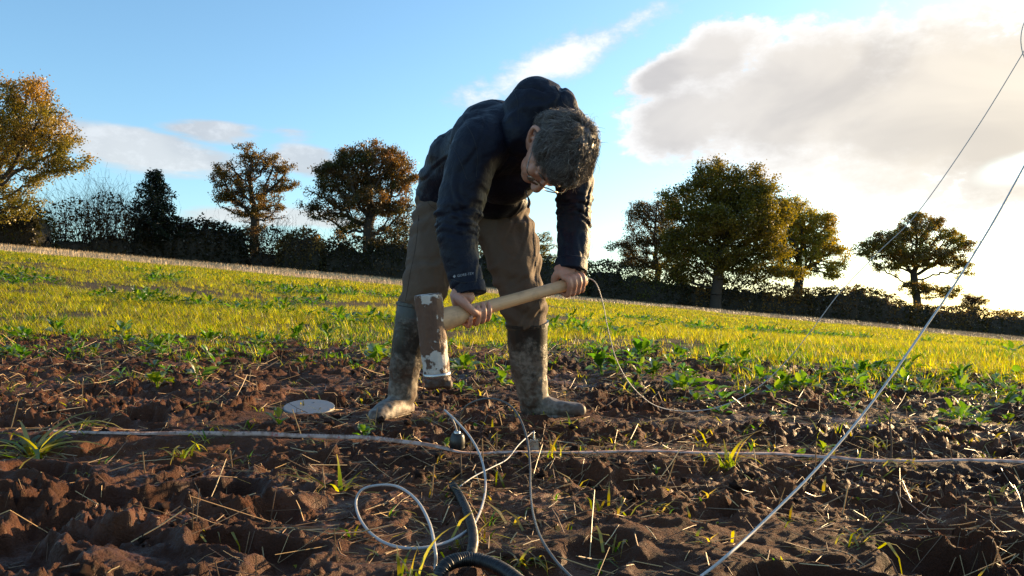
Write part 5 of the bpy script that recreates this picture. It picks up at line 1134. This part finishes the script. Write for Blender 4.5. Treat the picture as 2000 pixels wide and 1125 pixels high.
# measuring tape, twisted towards the camera on its left half
tp = crom(np.array([[q[0], q[1], 0] for q in tape_xy]), 14); tx, ty = tp[:, 0], tp[:, 1]
gzv = ground_h(tx, ty); k = 3; gzp = np.pad(gzv, k, mode='edge'); gm = np.array([gzp[i:i + 2 * k + 1].max() for i in range(len(gzv))]); ker = np.ones(11) / 11; gm = np.convolve(np.pad(gm, 5, mode='edge'), ker, 'valid')
uu = 1000 + tx / ty * 1540
tilt = np.interp(uu, [0, 250, 400, 700, 860, 900, 1000, 1500, 1600, 1800, 2000], [.2, .45, 1.0, 1.05, .55, .2, .25, .3, .5, .3, .5])      # 0 lies flat, pi/2 stands on edge
tw_ = .0125; lo = np.stack([tx, ty - np.cos(tilt) * tw_ / 2, gm + .002], 1); hi = np.stack([tx, ty + np.cos(tilt) * tw_ / 2, gm + .003 + np.sin(tilt) * tw_], 1)
nrm = np.cross(np.gradient(tp, axis=0), hi - lo); nrm /= np.linalg.norm(nrm, axis=1)[:, None]; nrm[nrm[:, 1] > 0] *= -1
V = np.vstack([lo, hi, lo - nrm * .0006, hi - nrm * .0006]); n_ = len(tx); i0 = np.arange(n_ - 1)
fc = np.vstack([np.stack([i0, i0 + 1, i0 + 1 + n_, i0 + n_], 1), np.stack([i0 + 2 * n_, i0 + 3 * n_, i0 + 1 + 3 * n_, i0 + 1 + 2 * n_], 1), np.stack([i0 + n_, i0 + n_ + 1, i0 + 1 + 3 * n_, i0 + 3 * n_], 1), np.stack([i0, i0 + 2 * n_, i0 + 1 + 2 * n_, i0 + 1], 1)])
tape = link('measuring_tape', np_mesh('measuring_tape', V, fc, True), M['tape']); tag(tape, 'pinkish white measuring tape stretched across the mud in front of the boots', 'measuring tape')
arc = np.concatenate([[0], np.cumsum(np.linalg.norm(np.diff((lo + hi) / 2, axis=0), axis=1))])
def on_tape(s_, h_):      # s along, h 0..1 across
    q = [np.interp(s_, arc, lo[:, c_]) * (1 - h_) + np.interp(s_, arc, hi[:, c_]) * h_ for c_ in range(3)]; nn = [np.interp(s_, arc, nrm[:, c_]) for c_ in range(3)]; return np.array(q) + np.array(nn) * .0007
s2m = np.interp(530, uu, arc)
tv_, tf_ = [], []
for c_ in range(-50, 40):
    s_ = s2m + .018 + c_ * .01; h_ = .45 if c_ % 10 == 0 else .30 if c_ % 5 == 0 else .2
    n0 = len(tv_); tv_ += [tuple(on_tape(s_ - .0006, .99)), tuple(on_tape(s_ + .0006, .99)), tuple(on_tape(s_ + .0006, .99 - h_)), tuple(on_tape(s_ - .0006, .99 - h_))]; tf_.append([n0, n0 + 1, n0 + 2, n0 + 3])
me = bpy.data.meshes.new('tick_marks'); me.from_pydata(tv_, [], tf_); o = link('tick_marks', me, M['ink'], tape); o['kind'] = 'stuff'
def tape_text(s, s0, size, mt, nm):
    me = text_mesh(s, size); v = co_of(me); set_co(me, np.array([on_tape(s0 + q[0], .12 + q[1] / tw_) for q in v])); link(nm, me, mt, tape)
tape_text('2 m', s2m, .0135, M['red'], 'metre_mark')
for c_, s in ((-10, '90'), (-20, '80'), (-30, '70'), (10, '10'), (20, '20'), (30, '30')): tape_text(s, s2m + .018 + c_ * .01 - .004, .0085, M['red'] if c_ > 0 else M['ink'], 'number')

def cable(name, label, cat, pts, r_, mt, clamp=True, n=8, sub=8, group=None):
    q = crom(np.array([list(p_) for p_ in pts]), sub)
    if clamp: g_ = ground_h(q[:, 0], q[:, 1]) + r_ * 0.8; q[:, 2] = np.maximum(q[:, 2], g_)
    o = poly(name, [free_sweep(q, r_, n, 1)], mt); tag(o, label, cat, group); return o
def PG(u, v, up=.006):
    y = yg(v, up); return P(u, v, y)
cable('grey_cable', 'grey cable curling in an open loop on the mud at bottom centre', 'cable',
      [P(893, 853, 2.20), P(891, 838, 2.19), P(884, 820, 2.17), P(874, 806, 2.15), P(869, 801, 2.14), P(873, 805, 2.12), P(893, 824, 2.06), P(918, 853, 1.98), P(938, 890, 1.90), PG(948, 935, .02), PG(945, 975), PG(928, 1020), PG(900, 1045), PG(860, 1063), PG(800, 1071), PG(745, 1057), PG(708, 1022), PG(695, 985), PG(705, 958, .03), P(735, 948, 1.66), P(775, 950, 1.58), P(812, 975, 1.48), P(838, 1020, 1.36), PG(850, 1075, .03), PG(850, 1110), PG(845, 1160)], .0028, M['cable'])
cable('dark_cable', 'thin dark cable rising in an arch and running to the bottom of the picture', 'cable',
      [P(896, 872, 2.22), P(896, 840, 2.22), P(901, 806, 2.2), P(922, 786, 2.18), P(958, 778, 2.15), P(992, 789, 2.1), P(1014, 815, 2.05), P(1029, 856, 1.98), P(1035, 905, 1.88), P(1036, 955, 1.74), P(1041, 1002, 1.56), PG(1056, 1050, .012), PG(1085, 1095), PG(1120, 1132), PG(1150, 1165)], .0028, M['cable_d'])
def hose(name, label, pts, r_):
    q = crom(np.array([list(p_) for p_ in pts]), 60); L_ = np.concatenate([[0], np.cumsum(np.linalg.norm(np.diff(q, axis=0), axis=1))]); s_ = np.arange(0, L_[-1], .0011)
    q = np.stack([np.interp(s_, L_, q[:, c_]) for c_ in range(3)], 1); rr_ = r_ * (1 + .075 * np.sign(np.sin(s_ / .0044 * 2 * math.pi))); o = poly(name, [free_sweep(q, rr_, 16, 1)], M['black']); return tag(o, label, 'hose', 'corrugated hoses')
hose('corrugated_hose', 'black corrugated hose standing beside the grey cable loop', [P(884, 948, 1.80), P(896, 966, 1.72), P(910, 995, 1.58), P(921, 1030, 1.44), P(924, 1062, 1.34), P(916, 1100, 1.26)], .0088)
hose('corrugated_hose', 'black corrugated hose arching along the bottom edge', [P(850, 1165, 1.17), P(858, 1125, 1.19), P(876, 1101, 1.21), P(910, 1092, 1.23), P(945, 1097, 1.23), P(985, 1115, 1.2), P(1030, 1150, 1.15)], .0108)
cable('thin_wire', 'thin white wire from the hose to the small metal block', 'wire', [P(898, 950, 1.78), P(925, 931, 1.86), P(960, 913, 1.93), P(990, 897, 2.02), P(1012, 870, 2.1), P(1030, 853, 2.17), P(1041, 844, 2.2), P(1043, 850, 2.21), P(1043, 860, 2.21)], .0015, M['cord'], clamp=False, n=6)
# sensors
gx, gy = P(893, 885, 2.2).x, 2.2; g0 = gz(gx, gy); sn = empty('ground_sensor', (gx, gy, g0)); tag(sn, 'small black plug shaped ground sensor beside the tape, grey cable in its top', 'sensor')
sc_ = 1 / 700.0
o = poly('housing', [sweep([(0, 0, -.01), (0, 0, .004), (.0, 0, .02), (.001, 0, .034), (.0015, 0, .044), (.002, 0, .049)], [.018, .020, .022, .020, .0165, .010], 20, 4)], M['black']); o.parent = sn
o = poly('fin', [sweep([(.014, 0, -.02), (.016, -.004, .02)], [(.005, .006), (.005, .006)], 10, 1)], M['black']); o.parent = sn
o = poly('cap', [sweep([(0, -.006, .040), (0, -.006, .046), (0, -.006, .0525), (0, -.006, .054)], [.0085, .0095, .009, .006], 18, 1)], M['steel']); o.parent = sn
pb = P(1043, 882, 2.2); blk = empty('metal_block', (pb.x, 2.2, gz(pb.x, 2.2) + .012)); tag(blk, 'small metal block on the tape with a white wire into its top', 'metal block')
bx_ = bmesh.new(); bmesh.ops.create_cube(bx_, size=1.0); bmesh.ops.scale(bx_, vec=(.025, .022, .030), verts=bx_.verts); bmesh.ops.translate(bx_, vec=(0, 0, .012), verts=bx_.verts); bmesh.ops.bevel(bx_, geom=bx_.edges[:], offset=.002, segments=2, affect='EDGES')
me = bpy.data.meshes.new('block'); bx_.to_mesh(me); bx_.free(); link('block', me, M['steel'], blk)
o = poly('pin', [sweep([(0, 0, .025), (0, 0, .032), (0, 0, .042), (0, 0, .052)], [.004, .003, .0018, .0015], 10, 1)], M['steel']); o.parent = blk
# a lone dead stalk standing in the mud
sx_, sy_ = gpt(1740, 908); z_ = gz(sx_, sy_); hgt_ = 98 / 1540 * sy_
o = poly('dead_stalk', [free_sweep([(sx_, sy_, z_ - .02), (sx_ + .002, sy_, z_ + hgt_ * .4), (sx_ - .001, sy_ + .004, z_ + hgt_ * .75), (sx_ + .001, sy_ + .002, z_ + hgt_)], [.0032, .0028, .0026, .0020], 7, 5)], M['ink']); tag(o, 'thin dark dead stalk standing upright behind the tape at right', 'stalk')
# cords
cable('white_cord', 'thick white cord rising from the lower right mud out of the right edge', 'cord', [PG(1240, 1210, .0), PG(1365, 1128), P(1420, 1085, 1.20), P(1480, 1030, 1.28), P(1600, 910, 1.42), P(1700, 790, 1.56), P(1800, 650, 1.70), P(1900, 500, 1.84), P(2000, 325, 2.0), P(2200, -60, 2.3), P(2500, -650, 2.7)], .0023, M['cord'], clamp=False)
he = HB_ + hx * .004
cable('hanging_cord', 'thin white cord hanging from the mallet end, dipping to the mud and rising right', 'cord', [he, P(1152, 544, 2.72), P(1165, 555, 2.72), P(1177, 590, 2.74), P(1188, 645, 2.78), P(1205, 705, 2.84), P(1235, 755, 2.92), P(1280, 792, 3.0), P(1340, 803, 3.08), P(1405, 794, 3.12), P(1470, 764, 3.14), P(1530, 712, 3.14), P(1585, 645, 3.12), P(1640, 572, 3.1), P(1715, 493, 3.06), P(1790, 418, 3.0), P(1900, 262, 2.92), P(2000, 100, 2.84), P(2160, -170, 2.7), P(2400, -600, 2.6)], .0017, M['cord'], clamp=False)
cable('wire_loop', 'loose loop of thin wire at the upper right corner', 'wire', [P(2040 + 46 * math.cos(a), 78 - 66 * math.sin(a), 2.6) for a in np.linspace(0.2, 6.1, 22)], .0015, M['cord'], clamp=False)
